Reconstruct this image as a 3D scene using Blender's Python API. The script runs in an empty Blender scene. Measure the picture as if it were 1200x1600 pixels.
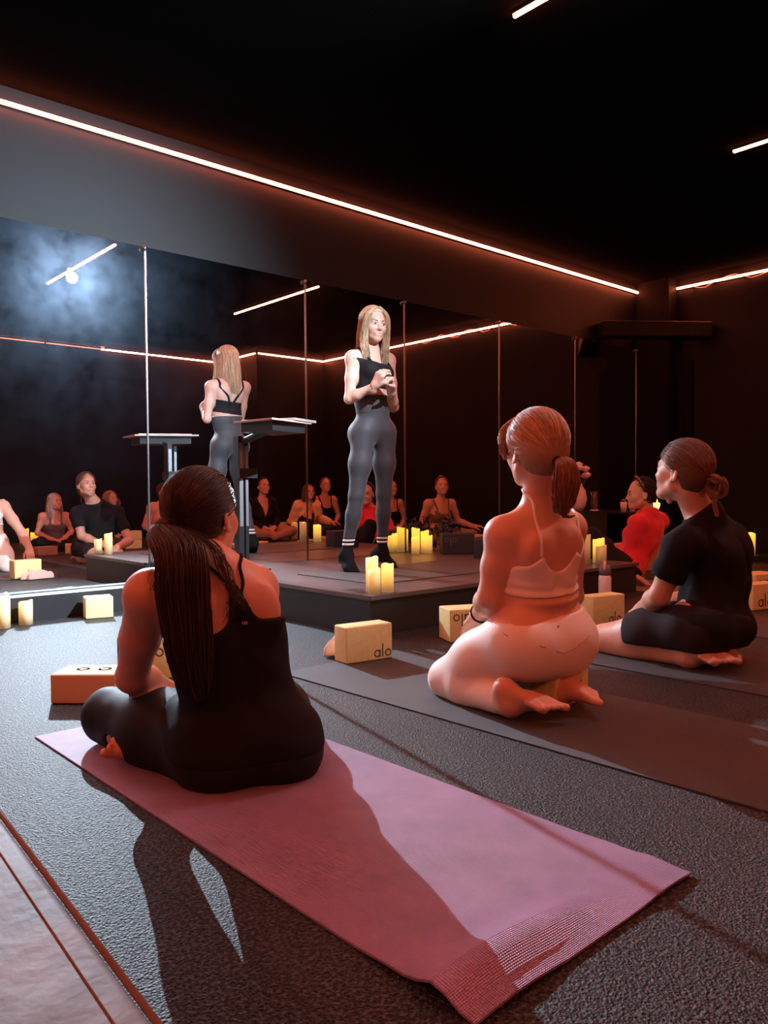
import bpy, math, random
import numpy as np
from mathutils import Vector, Matrix

S = bpy.context.scene
C = S.collection
PI = math.pi

# ------------------------------------------------------------------ camera
CAM_H = 0.728
FPX = 1233.7                                   # focal length in pixels of a 1200 x 1600 frame
PITCH, ROLL, YAW = math.radians(1.661), math.radians(-0.411), math.radians(48.289)
_fw = np.array([math.cos(YAW)*math.cos(PITCH), math.sin(YAW)*math.cos(PITCH), -math.sin(PITCH)])
_rt = np.array([math.sin(YAW), -math.cos(YAW), 0.0])
_up = np.cross(_rt, _fw)
_rt, _up = _rt*math.cos(ROLL)+_up*math.sin(ROLL), -_rt*math.sin(ROLL)+_up*math.cos(ROLL)
CAM = np.array([0.0, 0.0, CAM_H])

def at(px, py, depth):
    """world point seen at a pixel, `depth` metres in front of the camera"""
    return CAM + depth*(_fw + _rt*(px-600)/FPX - _up*(py-800)/FPX)

def proj(p):
    d = np.asarray(p, float) - CAM
    z = d @ _fw
    return 600+FPX*(d @ _rt)/z, 800-FPX*(d @ _up)/z, z

cam = bpy.data.cameras.new('camera')
camo = bpy.data.objects.new('camera', cam)
C.objects.link(camo)
M = Matrix(((_rt[0], _up[0], -_fw[0], 0), (_rt[1], _up[1], -_fw[1], 0), (_rt[2], _up[2], -_fw[2], CAM_H), (0, 0, 0, 1)))
camo.matrix_world = M
cam.sensor_fit = 'VERTICAL'
cam.sensor_height = 36.0
cam.sensor_width = 27.0
cam.lens = 36.0*FPX/1600.0
cam.clip_start = 0.02
S.camera = camo

S.view_settings.view_transform = 'Standard'
S.view_settings.look = 'None'
S.view_settings.gamma = 1.0
S.view_settings.use_curve_mapping = False
S.view_settings.exposure = 0.0

w = bpy.data.worlds.new('World')
S.world = w
w.use_nodes = True
w.node_tree.nodes['Background'].inputs[0].default_value = (0.001, 0.001, 0.001, 1)
w.node_tree.nodes['Background'].inputs[1].default_value = 1.0

# room measures (metres): X runs along the mirror wall, Y points into it
YM = 4.754          # mirror face
ZC = 3.0            # ceiling
XR = 8.23           # right wall
XL = -2.6
YB = -2.46          # back wall
MIR_TOP = 2.267
MIR_BOT = 0.145
STG = (2.51, 2.922, 4.98, 4.74, 0.203)   # stage x0 y0 x1 y1 top

LED_POWER = 145.0
LED_COL = (1.0, 0.17, 0.075)
SPOT_POWER = 3700.0
PEOPLE = 2
LAMP = (3.03, 1.36, 2.90)
AIM = (-0.45, 7.2, 0.0)                 # where the lamp points, through the mirror plane

# ------------------------------------------------------------------ materials
MATS = {}
def mat(name, col, rough=0.6, spec=0.5, metal=0.0, emit=None, estr=0.0, bump=None, var=None, sheen=0.0, coat=0.0, sss=0.0):
    """procedural material: colour with optional noise variation and bump.  bump=(scale,strength[,dist]); var=(scale,amount)"""
    if name in MATS: return MATS[name]
    m = bpy.data.materials.new(name); m.use_nodes = True
    nt = m.node_tree; b = nt.nodes['Principled BSDF']
    b.inputs['Base Color'].default_value = (*col, 1)
    b.inputs['Roughness'].default_value = rough
    b.inputs['Specular IOR Level'].default_value = spec
    b.inputs['Metallic'].default_value = metal
    if sheen: b.inputs['Sheen Weight'].default_value = sheen
    if coat: b.inputs['Coat Weight'].default_value = coat
    if sss:
        b.inputs['Subsurface Weight'].default_value = sss
        b.inputs['Subsurface Radius'].default_value = (0.02, 0.008, 0.004)
    if emit:
        b.inputs['Emission Color'].default_value = (*emit, 1)
        b.inputs['Emission Strength'].default_value = estr
    tc = None
    if bump or var:
        tc = nt.nodes.new('ShaderNodeTexCoord')
    if var:
        n = nt.nodes.new('ShaderNodeTexNoise'); n.inputs['Scale'].default_value = var[0]; n.inputs['Detail'].default_value = 5
        nt.links.new(tc.outputs['Object'], n.inputs['Vector'])
        r = nt.nodes.new('ShaderNodeValToRGB')
        a = var[1]
        r.color_ramp.elements[0].position = 0.3; r.color_ramp.elements[1].position = 0.7
        r.color_ramp.elements[0].color = (*[c*(1-a) for c in col], 1)
        r.color_ramp.elements[1].color = (*[min(1, c*(1+a)) for c in col], 1)
        nt.links.new(n.outputs['Fac'], r.inputs['Fac']); nt.links.new(r.outputs['Color'], b.inputs['Base Color'])
    if bump:
        n = nt.nodes.new('ShaderNodeTexNoise'); n.inputs['Scale'].default_value = bump[0]; n.inputs['Detail'].default_value = 4
        nt.links.new(tc.outputs['Object'], n.inputs['Vector'])
        bp = nt.nodes.new('ShaderNodeBump'); bp.inputs['Strength'].default_value = bump[1]
        bp.inputs['Distance'].default_value = bump[2] if len(bump) > 2 else 0.01
        nt.links.new(n.outputs['Fac'], bp.inputs['Height']); nt.links.new(bp.outputs['Normal'], b.inputs['Normal'])
    MATS[name] = m
    return m

def ramp2(nt, a, b, c0, c1):
    r = nt.nodes.new('ShaderNodeValToRGB')
    r.color_ramp.elements[0].position = a; r.color_ramp.elements[1].position = b
    r.color_ramp.elements[0].color = (*c0, 1); r.color_ramp.elements[1].color = (*c1, 1)
    return r

def rubber_floor():
    m = mat('rubber_floor', (0.03, 0.03, 0.03), 0.47, 0.4)
    nt = m.node_tree; b = nt.nodes['Principled BSDF']
    tc = nt.nodes.new('ShaderNodeTexCoord')
    v = nt.nodes.new('ShaderNodeTexVoronoi'); v.inputs['Scale'].default_value = 190
    nt.links.new(tc.outputs['Object'], v.inputs['Vector'])
    n = nt.nodes.new('ShaderNodeTexNoise'); n.inputs['Scale'].default_value = 330; n.inputs['Detail'].default_value = 3
    nt.links.new(tc.outputs['Object'], n.inputs['Vector'])
    # pale flecks in the rubber
    n2 = nt.nodes.new('ShaderNodeTexVoronoi'); n2.inputs['Scale'].default_value = 22
    nt.links.new(tc.outputs['Object'], n2.inputs['Vector'])
    r = ramp2(nt, 0.03, 0.05, (0.22, 0.2, 0.2), (0, 0, 0))
    nt.links.new(n2.outputs['Distance'], r.inputs['Fac'])
    big = nt.nodes.new('ShaderNodeTexNoise'); big.inputs['Scale'].default_value = 130; big.inputs['Detail'].default_value = 1
    nt.links.new(tc.outputs['Object'], big.inputs['Vector'])
    rb = ramp2(nt, 0.46, 0.62, (0.004, 0.004, 0.0045), (0.075, 0.072, 0.075))
    nt.links.new(big.outputs['Fac'], rb.inputs['Fac'])
    add = nt.nodes.new('ShaderNodeMixRGB'); add.blend_type = 'ADD'; add.inputs['Fac'].default_value = 1
    nt.links.new(rb.outputs['Color'], add.inputs[1]); nt.links.new(r.outputs['Color'], add.inputs[2])
    # tile seams
    br = nt.nodes.new('ShaderNodeTexBrick'); br.offset = 0.0
    br.inputs['Scale'].default_value = 1.0; br.inputs['Brick Width'].default_value = 1.0; br.inputs['Row Height'].default_value = 1.0
    br.inputs['Mortar Size'].default_value = 0.003; br.inputs['Mortar Smooth'].default_value = 0.2
    mp = nt.nodes.new('ShaderNodeMapping'); mp.inputs['Location'].default_value = (0.22, 0.13, 0)
    nt.links.new(tc.outputs['Object'], mp.inputs['Vector']); nt.links.new(mp.outputs['Vector'], br.inputs['Vector'])
    mul = nt.nodes.new('ShaderNodeMixRGB'); mul.blend_type = 'MIX'
    nt.links.new(br.outputs['Fac'], mul.inputs['Fac']); nt.links.new(add.outputs['Color'], mul.inputs[1])
    mul.inputs[2].default_value = (0.008, 0.008, 0.008, 1)
    nt.links.new(mul.outputs['Color'], b.inputs['Base Color'])
    mix = nt.nodes.new('ShaderNodeMath'); mix.operation = 'ADD'
    nt.links.new(v.outputs['Distance'], mix.inputs[0]); nt.links.new(n.outputs['Fac'], mix.inputs[1])
    bp = nt.nodes.new('ShaderNodeBump'); bp.inputs['Strength'].default_value = 1.0; bp.inputs['Distance'].default_value = 0.007
    nt.links.new(mix.outputs[0], bp.inputs['Height']); nt.links.new(bp.outputs['Normal'], b.inputs['Normal'])
    return m

def mirror_glass():
    m = bpy.data.materials.new('mirror_glass'); m.use_nodes = True
    nt = m.node_tree; nt.nodes.clear()
    o = nt.nodes.new('ShaderNodeOutputMaterial')
    g = nt.nodes.new('ShaderNodeBsdfGlossy'); g.inputs['Roughness'].default_value = 0.0; g.inputs['Color'].default_value = (0.86, 0.87, 0.88, 1)
    g2 = nt.nodes.new('ShaderNodeBsdfGlossy'); g2.inputs['Roughness'].default_value = 0.26; g2.inputs['Color'].default_value = (0.6, 0.75, 1.0, 1)
    tc = nt.nodes.new('ShaderNodeTexCoord')
    n = nt.nodes.new('ShaderNodeTexNoise'); n.inputs['Scale'].default_value = 3.5; n.inputs['Detail'].default_value = 8; n.inputs['Roughness'].default_value = 0.7
    nt.links.new(tc.outputs['Object'], n.inputs['Vector'])
    r = ramp2(nt, 0.35, 0.75, (0.002,)*3, (0.009,)*3)
    nt.links.new(n.outputs['Fac'], r.inputs['Fac'])
    mx = nt.nodes.new('ShaderNodeMixShader')
    nt.links.new(r.outputs['Color'], mx.inputs['Fac'])
    nt.links.new(g.outputs[0], mx.inputs[1]); nt.links.new(g2.outputs[0], mx.inputs[2]); nt.links.new(mx.outputs[0], o.inputs[0])
    return m

def yoga_mat(name, col, rough=0.55, weave=330, strength=1.0):
    m = mat(name, col, rough, 0.5)
    nt = m.node_tree; b = nt.nodes['Principled BSDF']
    tc = nt.nodes.new('ShaderNodeTexCoord')
    hs = []
    for d in ('X', 'Y'):
        w = nt.nodes.new('ShaderNodeTexWave'); w.bands_direction = d; w.inputs['Scale'].default_value = (62 if d == 'X' else 95)
        w.inputs['Distortion'].default_value = 0.6; w.inputs['Detail'].default_value = 1
        nt.links.new(tc.outputs['Object'], w.inputs['Vector']); hs.append(w)
    a = nt.nodes.new('ShaderNodeMath'); a.operation = 'ADD'
    nt.links.new(hs[0].outputs['Fac'], a.inputs[0]); nt.links.new(hs[1].outputs['Fac'], a.inputs[1])
    n = nt.nodes.new('ShaderNodeTexNoise'); n.inputs['Scale'].default_value = 9; n.inputs['Detail'].default_value = 6
    nt.links.new(tc.outputs['Object'], n.inputs['Vector'])
    r = ramp2(nt, 0.3, 0.75, tuple(c*0.86 for c in col), tuple(min(1, c*1.12) for c in col))
    nt.links.new(n.outputs['Fac'], r.inputs['Fac']); nt.links.new(r.outputs['Color'], b.inputs['Base Color'])
    bp = nt.nodes.new('ShaderNodeBump'); bp.inputs['Strength'].default_value = strength; bp.inputs['Distance'].default_value = 0.002
    nt.links.new(a.outputs[0], bp.inputs['Height']); nt.links.new(bp.outputs['Normal'], b.inputs['Normal'])
    return m

def skin(name, col):
    m = mat(name, col, 0.48, 0.45, sss=0.0, bump=(140, 0.08, 0.003), var=(14, 0.07))
    return m

def hairmat(name, col, rough=0.5):
    """each strand (mesh island) gets its own shade"""
    m = mat(name, col, rough, 0.5)
    nt = m.node_tree; b = nt.nodes['Principled BSDF']
    g = nt.nodes.new('ShaderNodeNewGeometry')
    r = ramp2(nt, 0.0, 1.0, tuple(c*0.45 for c in col), tuple(min(1, c*1.7) for c in col))
    nt.links.new(g.outputs['Random Per Island'], r.inputs['Fac']); nt.links.new(r.outputs['Color'], b.inputs['Base Color'])
    return m

def capmat(m):
    """even, darker shade of a hair colour for the close-fitting volume under the strands"""
    base = m.node_tree.nodes['Color Ramp'].color_ramp.elements
    c = [(a+b)*0.36 for a, b in zip(base[0].color[:3], base[1].color[:3])]
    return mat(m.name+'_base', c, 0.5, 0.35, bump=(90, .3, .002))

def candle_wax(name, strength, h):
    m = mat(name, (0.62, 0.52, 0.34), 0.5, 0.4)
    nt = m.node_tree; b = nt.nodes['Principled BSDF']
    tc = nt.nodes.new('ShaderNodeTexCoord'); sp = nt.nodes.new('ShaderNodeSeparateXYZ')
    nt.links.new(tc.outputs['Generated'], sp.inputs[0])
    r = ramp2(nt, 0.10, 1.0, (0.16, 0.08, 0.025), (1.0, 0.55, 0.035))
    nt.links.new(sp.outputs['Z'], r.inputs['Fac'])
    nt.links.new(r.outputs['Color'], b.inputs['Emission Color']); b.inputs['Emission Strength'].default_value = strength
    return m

# ------------------------------------------------------------------ mesh helpers
def link(name, V, F, m=None, parent=None, smooth=False, kind=None, loc=None, flat_from=None):
    me = bpy.data.meshes.new(name)
    V = np.asarray(V, float)
    if loc is not None: V = V - np.asarray(loc, float)
    me.from_pydata(V.tolist(), [], [tuple(int(i) for i in f) for f in F])
    me.update()
    if smooth: me.polygons.foreach_set('use_smooth', [True]*len(me.polygons))
    o = bpy.data.objects.new(name, me)
    C.objects.link(o)
    if m: me.materials.append(m)
    if parent is not None: o.parent = parent
    if loc is not None: o.location = loc
    if kind: o['kind'] = kind
    return o

def tag(o, label, cat, group=None):
    o['label'] = label; o['category'] = cat
    if group: o['group'] = group
    return o

def empty(name, loc, rz=0.0, label=None, cat=None, group=None):
    o = bpy.data.objects.new(name, None); C.objects.link(o)
    o.empty_display_size = 0.05
    o.location = loc; o.rotation_euler = (0, 0, rz)
    if label: tag(o, label, cat, group)
    return o

def copy_tree(o, parent=None):
    c = o.copy(); C.objects.link(c); c.parent = parent
    for ch in [x for x in bpy.data.objects if x.parent == o]: copy_tree(ch, c)
    return c

class MB:
    """collects simple shapes into one mesh"""
    def __init__(s): s.V = []; s.F = []
    def add(s, V, F):
        k = len(s.V); s.V += [tuple(v) for v in V]; s.F += [tuple(i+k for i in f) for f in F]; return s
    def box(s, lo, hi):
        x0, y0, z0 = lo; x1, y1, z1 = hi
        V = [(x0,y0,z0),(x1,y0,z0),(x1,y1,z0),(x0,y1,z0),(x0,y0,z1),(x1,y0,z1),(x1,y1,z1),(x0,y1,z1)]
        return s.add(V, [(0,3,2,1),(4,5,6,7),(0,1,5,4),(1,2,6,5),(2,3,7,6),(3,0,4,7)])
    def rbox(s, lo, hi, r=0.01, n=3):
        """box with rounded edges (superellipse-like corner rings)"""
        lo = np.array(lo, float); hi = np.array(hi, float); c = (lo+hi)/2; h = (hi-lo)/2
        bm = []
        g = [-1]+[0]*0+[1]
        # build a subdivided cube, round it
        k = n+1
        t = list(np.linspace(0, 1, n+1))
        def axis(hh):
            a = [-hh + r*(1-math.cos(x*PI/2))*0 + r*x for x in t]
            b = [hh - r*x for x in reversed(t)]
            return a+b
        ax = [axis(h[i]) for i in range(3)]
        N = len(ax[0]); idx = {}
        V = []; F = []
        def vid(i, j, l):
            key = (i, j, l)
            if key in idx: return idx[key]
            p = np.array([ax[0][i], ax[1][j], ax[2][l]])
            q = np.clip(p, -(h-r), h-r); d = p-q; L = np.linalg.norm(d)
            if L > 1e-9:
                # project on the rounded surface
                d = d/np.max(np.abs(d))*r if False else d/L*r
            V.append(tuple(c+q+d)); idx[key] = len(V)-1; return idx[key]
        for a in range(3):
            for side in (0, N-1):
                for i in range(N-1):
                    for j in range(N-1):
                        def mk(u, v):
                            t3 = [0, 0, 0]; t3[a] = side; t3[(a+1) % 3] = u; t3[(a+2) % 3] = v
                            return vid(*t3)
                        q = [mk(i, j), mk(i+1, j), mk(i+1, j+1), mk(i, j+1)]
                        if side == 0: q.reverse()
                        F.append(tuple(q))
        return s.add(V, F)
    def lathe(s, prof, c=(0, 0, 0), n=24, wob=None):
        """prof: list of (radius, z)"""
        V = []; F = []
        for k, (r, z) in enumerate(prof):
            for i in range(n):
                a = 2*PI*i/n
                zz = z + (wob(a, k) if wob else 0)
                V.append((c[0]+r*math.cos(a), c[1]+r*math.sin(a), c[2]+zz))
        for k in range(len(prof)-1):
            for i in range(n):
                j = (i+1) % n
                F.append((k*n+i, k*n+j, (k+1)*n+j, (k+1)*n+i))
        return s.add(V, F)
    def tube(s, P, r, n=8, cap=True):
        P = [np.array(p, float) for p in P]
        R = r if hasattr(r, '__len__') else [r]*len(P)
        V = []; F = []
        up = np.array([0, 0, 1.0])
        for k, p in enumerate(P):
            t = P[min(k+1, len(P)-1)]-P[max(k-1, 0)]; t = t/(np.linalg.norm(t)+1e-12)
            a = np.cross(t, up)
            if np.linalg.norm(a) < 1e-3: a = np.cross(t, [1, 0, 0])
            a /= np.linalg.norm(a); b = np.cross(t, a)
            for i in range(n):
                th = 2*PI*i/n
                V.append(p+R[k]*(a*math.cos(th)+b*math.sin(th)))
        for k in range(len(P)-1):
            for i in range(n):
                j = (i+1) % n
                F.append((k*n+i, (k+1)*n+i, (k+1)*n+j, k*n+j))
        if cap:
            F.append(tuple(range(n))); F.append(tuple(reversed(range((len(P)-1)*n, len(P)*n))))
        return s.add(V, F)
    def xf(s, Mx):
        A = np.array(s.V); A = A @ np.array(Mx)[:3, :3].T + np.array(Mx)[:3, 3]
        s.V = [tuple(v) for v in A]; return s
    def put(s, name, m, parent=None, smooth=False, kind=None, loc=None):
        return link(name, s.V, s.F, m, parent, smooth, kind, loc)

def cuboid(name, lo, hi, m, parent=None, kind=None):
    lo = np.array(lo, float); hi = np.array(hi, float)
    c = ((lo[0]+hi[0])/2, (lo[1]+hi[1])/2, lo[2])
    if parent is not None: c = (0, 0, 0)
    mb = MB().box(lo, hi)
    return mb.put(name, m, parent, kind=kind, loc=c if parent is None else None)
# ------------------------------------------------------------------ the room
M_wall = mat('black_wall', (0.009, 0.008, 0.009), 0.6, 0.10, bump=(30, 0.06), var=(2.5, 0.15))
M_upper = mat('charcoal_soffit', (0.0095, 0.009, 0.0095), 0.55, 0.12, bump=(20, 0.05))
M_ceil = mat('black_ceiling', (0.003, 0.003, 0.003), 0.8, 0.0, bump=(40, 0.08))
M_black = mat('black_metal', (0.012, 0.012, 0.013), 0.35, 0.5)
M_floor = rubber_floor()
M_mirror = mirror_glass()
M_trim = mat('brushed_trim', (0.16, 0.155, 0.155), 0.35, metal=1.0)
M_led = mat('led_diffuser', (0.9, 0.8, 0.7), 0.5, emit=LED_COL, estr=LED_POWER)
M_leddim = mat('led_dim', (0.9, 0.8, 0.7), 0.5, emit=(1.0, 0.22, 0.10), estr=3.0)

def struct(name, lo, hi, m): return cuboid(name, lo, hi, m, kind='structure')
struct('floor', (XL-.1, YB-.1, -0.1), (XR+.2, YM+.25, 0.0), M_floor)
struct('ceiling', (XL-.1, YB-.1, ZC), (XR+.2, YM+.25, ZC+0.1), M_ceil)
struct('wall_right', (XR, YB-.1, 0), (XR+.12, YM+.25, ZC), M_wall)
struct('wall_left', (XL-.12, YB-.1, 0), (XL, YM+.25, ZC), M_wall)
struct('wall_back', (XL-.12, YB-.12, 0), (XR+.1, YB, ZC), M_wall)
struct('wall_back_projection', (6.90, YB, 0), (XR, -1.25, ZC), M_wall)
struct('wall_mirror_upper', (XL-.1, YM, MIR_TOP), (XR+.1, YM+.15, ZC), M_upper)
struct('wall_mirror_lower', (XL-.1, YM, 0), (XR+.1, YM+.15, MIR_BOT), M_wall)
struct('wall_mirror_end', (8.06, YM, MIR_BOT), (XR+.1, YM+.15, MIR_TOP), M_wall)
struct('wall_column', (8.05, 4.37, 0), (XR, YM, ZC), mat('column_black', (0.006, 0.0055, 0.006), 0.7, 0.03))
k1 = struct('trim_1', (XL, 4.615, 0), (2.51, YM, 0.140), mat('kerb_black', (0.02, 0.02, 0.022), 0.45, 0.3, bump=(25, 0.05)))
struct('trim_2', (4.98, 4.66, 0), (8.05, YM, 0.140), MATS['kerb_black'])
# dark door frame on the right wall
struct('trim_3', (XR-.03, 4.18, 0), (XR, 4.30, 2.1), mat('door_frame_black', (0.002, 0.002, 0.002), 0.7, 0.1))

# mirror panels with their slim edge strips
xs = [-1.34, -0.14, 1.06, 2.235, 3.48, 4.48, 5.68, 6.88, 8.05]
labs = ['tall wall mirror panel at the far left beyond the frame edge', 'tall wall mirror panel left of the floor candles by the kerb',
        'tall wall mirror panel with the bright lamp reflected in it, above the low kerb',
        'tall wall mirror panel behind the laptop stand on the stage', 'tall wall mirror panel behind the standing blonde instructor',
        'tall wall mirror panel behind the dark flowers and candle cluster', 'tall wall mirror panel directly beyond the kneeling woman in cream',
        'tall wall mirror panel at the far right next to the column']
mirrors = []
for i, lb in enumerate(labs):
    x0, x1 = xs[i], xs[i+1]
    zb = STG[4] if (x0 > 2.4 and x1 < 4.9) else MIR_BOT
    root = empty('mirror_panel', ((x0+x1)/2, YM, MIR_BOT), 0, lb, 'mirror', 'mirror panels along the wall')
    g = MB().box((x0-root.location.x, 0, 0), (x1-root.location.x, 0.006, MIR_TOP-MIR_BOT)).put('glass', M_mirror, root)
    mirrors.append(g)
    if i > 0 or True:
        s = MB().box((x1-root.location.x-0.0105, -0.006, 0), (x1-root.location.x-0.0005, 0.0, MIR_TOP-MIR_BOT-0.01)).put('edge_strip', M_trim, root)
        kb = MB().lathe([(0.0, 0), (0.014, 0.006), (0.016, 0.016), (0.012, 0.028), (0, 0.032)], (x1-root.location.x-.0165, -0.0165, MIR_TOP-MIR_BOT-0.03), 10).put('clip', M_trim, root, True)

# LED strips: dark channel and glowing diffuser
def led(p0, p1, label, group, n, m=None, w=0.016):
    """p0-p1 line, n = direction the channel faces away from its support"""
    p0 = np.array(p0, float); p1 = np.array(p1, float); n = np.array(n, float)
    mid = (p0+p1)/2
    root = empty('led_strip_light', tuple(mid), 0, label, 'strip light', group)
    a, b = p0-mid, p1-mid
    def bar(off0, off1, wz):
        lo = np.minimum(a, b); hi = np.maximum(a, b)
        ax = int(np.argmax(np.abs(b-a)))
        oth = [k for k in range(3) if k != ax]
        nk = int(np.argmax(np.abs(n))); wk = [k for k in oth if k != nk][0]
        lo[wk] -= wz; hi[wk] += wz
        s = n[nk]
        lo[nk] = min(off0*s, off1*s); hi[nk] = max(off0*s, off1*s)
        return MB().box(lo, hi)
    bar(0.0, 0.014, w*0.9).put('channel', M_black, root)
    bar(0.0141, 0.026, w*0.55).put('diffuser', m or M_led, root)
    return root
LZ = 2.90
GL = 'orange LED strips round the walls and ceiling'
led((XL, YM, LZ), (8.04, YM, LZ), 'long orange LED strip above the mirrors, running across the picture', GL, (0, -1, 0))
led((XR, 4.36, LZ), (XR, -1.24, LZ), 'orange LED strip high on the right wall beyond the column', GL, (-1, 0, 0))
led((XR-.03, -1.25, LZ), (6.92, -1.25, LZ), 'short orange LED strip on the projecting back wall, seen in the mirror', GL, (0, 1, 0))
led((6.90, -1.27, LZ), (6.90, YB+.03, LZ), 'orange LED strip on the side of the wall projection, seen in the mirror', GL, (-1, 0, 0))
led((6.87, YB, LZ), (4.87, YB, LZ), 'bright orange LED strip on the back wall, seen in the mirror left of the instructor', GL, (0, 1, 0))
led((4.85, YB, LZ), (3.42, YB, LZ), 'dim thin LED strip on the back wall under a dark rail, seen in the mirror', GL, (0, 1, 0), M_leddim, 0.010)
led((3.40, YB, LZ), (XL, YB, LZ), 'orange LED strip on the back wall whose end shows at the left frame edge', GL, (0, 1, 0))
led((XL, YB+.03, LZ), (XL, YM-.03, LZ), 'orange LED strip on the left wall outside the picture', GL, (1, 0, 0))
for x, lb in ((3.03, 'orange ceiling LED strip at the top edge, whose mirror image crosses the bright lamp'),
              (5.35, 'orange ceiling LED strip cut by the right edge of the picture'),
              (0.71, 'orange ceiling LED strip overhead behind the nearest woman')):
    led((x, 0.66, ZC), (x, 2.44, ZC), lb, GL, (0, 0, -1))

# rail with a small spotlight on the back wall (seen in the mirror)
root = empty('ceiling_rail', (4.1, YB+.12, 2.93), 0, 'thin black rail in front of the dim LED strip, seen in the mirror', 'rail')
MB().box((-0.72, -0.02, -0.012), (0.78, 0.02, 0.018)).put('rail', M_black, root)
for x in (-0.6, 0.6): MB().box((x-.01, -0.02, 0.018), (x+.01, 0.02, 0.07)).put('hanger', M_black, root)
root = empty('track_spotlight', (4.0, YB+.14, 2.90), 0, 'small black unlit spotlight clipped under the rail, seen in the mirror', 'spotlight')
MB().tube([(0, 0, 0), (0, 0.0, -0.05)], 0.012).put('arm', M_black, root)
MB().tube([(-.02, -.05, -0.08), (.02, 0.08, -0.11)], [0.045, 0.05], 14).put('housing', M_black, root, False)
MB().tube([(.021, 0.081, -0.11), (.022, 0.084, -0.111)], [0.042, 0.042], 14).put('lens', mat('dark_lens', (0.05, 0.06, 0.12), 0.1), root)

# wide black ceiling-hung shelf at the column
root = empty('corner_shelf', (7.67, 4.27, 2.33), math.radians(-37), 'wide flat black box mounted across the dark corner beside the mirrors', 'shelf')
MB().rbox((-0.60, -0.0, -0.03), (0.58, 0.20, 0.13), 0.012, 2).put('casing', mat('casing_black', (0.004, 0.004, 0.004), 0.6, 0.15), root)
MB().tube([(-0.59, -0.002, 0.128), (0.57, -0.002, 0.128)], 0.003, 4).put('edge_lip', mat('dark_grey_edge', (0.05, 0.045, 0.045), 0.5), root)
tag(MB().tube([(XR-.02, 4.2-0.05*i*1.6, ZC-0.10-0.04*math.sin(i*0.9)-0.006*(i % 3)) for i in range(40)], 0.006, 5).put('ceiling_cable', mat('cable_grey', (0.10, 0.06, 0.05), 0.5), None, True, loc=None),
    'thin loose cable sagging along the top of the right wall', 'cable')

# the white spotlight: a real lamp on the ceiling
AIMV = Vector(AIM)-Vector(LAMP)
root = empty('stage_spotlight', (LAMP[0], LAMP[1], ZC), 0, 'bright white ceiling spotlight whose glare shows in the left mirror', 'spotlight')
MB().box((-.05, -.05, -.02), (.05, .05, 0)).tube([(0, 0, 0), (0, -0.01, -0.10)], 0.012).put('mount', M_black, root)
dv = AIMV.normalized()
c0 = Vector(LAMP)-root.location
b0 = c0-dv*0.16
MB().tube([b0, b0+dv*0.02, c0-dv*0.03, c0-dv*0.012], [0.03, 0.05, 0.06, 0.066], 20).put('housing', M_black, root, False)
MB().tube([c0-dv*0.011, c0-dv*0.007], [0.052, 0.052], 20).put('lens', mat('lamp_lens', (1, 1, 1), 0.5, emit=(0.85, 0.95, 1.0), estr=900.0), root)

def spot(name, loc, aim, energy, mirrored=False):
    L = bpy.data.lights.new(name, 'SPOT'); L.energy = energy; L.color = (0.68, 0.85, 1.0)
    L.shadow_soft_size = 0.010; L.spot_size = math.radians(80.6); L.spot_blend = 1.0
    o = bpy.data.objects.new(name, L); C.objects.link(o); o.location = loc
    d = Vector(aim)-Vector(loc); o.rotation_euler = d.to_track_quat('-Z', 'Y').to_euler()
    return o
s1 = spot('spotlight_beam', LAMP, AIM, SPOT_POWER)
# the same beam after the mirror: path tracing cannot carry a small lamp's light off a mirror,
# so its mirror image shines back through the glass (only through the glass, nothing else lets it pass)
fl = lambda p: (p[0], 2*YM-p[1], p[2])
s2 = spot('spotlight_beam_reflected', fl(LAMP), fl(AIM), SPOT_POWER*0.80)
blk = bpy.data.collections.new('mirror_pass')
for g in mirrors: blk.objects.link(g)
try:
    s2.light_linking.blocker_collection = blk
    for co in blk.collection_objects: co.light_linking.link_state = 'EXCLUDE'
except Exception as e:
    print('light linking', e)

# ------------------------------------------------------------------ stage
M_stage = mat('stage_side', (0.018, 0.018, 0.019), 0.5, 0.4, bump=(12, 0.04))
M_top = mat('stage_top', (0.10, 0.085, 0.085), 0.34, 0.5, bump=(45, 0.12, 0.003), var=(5, 0.2))
root = empty('stage', ((STG[0]+STG[2])/2, (STG[1]+STG[3])/2, 0), 0, 'low square stage platform with a dull brown top and black sides against the mirrors', 'stage')
hx, hy = (STG[2]-STG[0])/2, (STG[3]-STG[1])/2
MB().box((-hx+.012, -hy+.012, 0), (hx-.012, hy, 0.180)).put('plinth', M_stage, root)
MB().box((-hx, -hy, 0.1805), (hx, hy, STG[4])).put('deck', M_top, root)
MB().box((-hx-.002, -hy-.002, 0.183), (hx+.002, -hy, 0.2035)).box((-hx-.002, -hy-.002, 0.183), (-hx, hy, 0.2035)).put('deck_edging', mat('edge_strip_grey', (0.10, 0.09, 0.09), 0.4), root)

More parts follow.
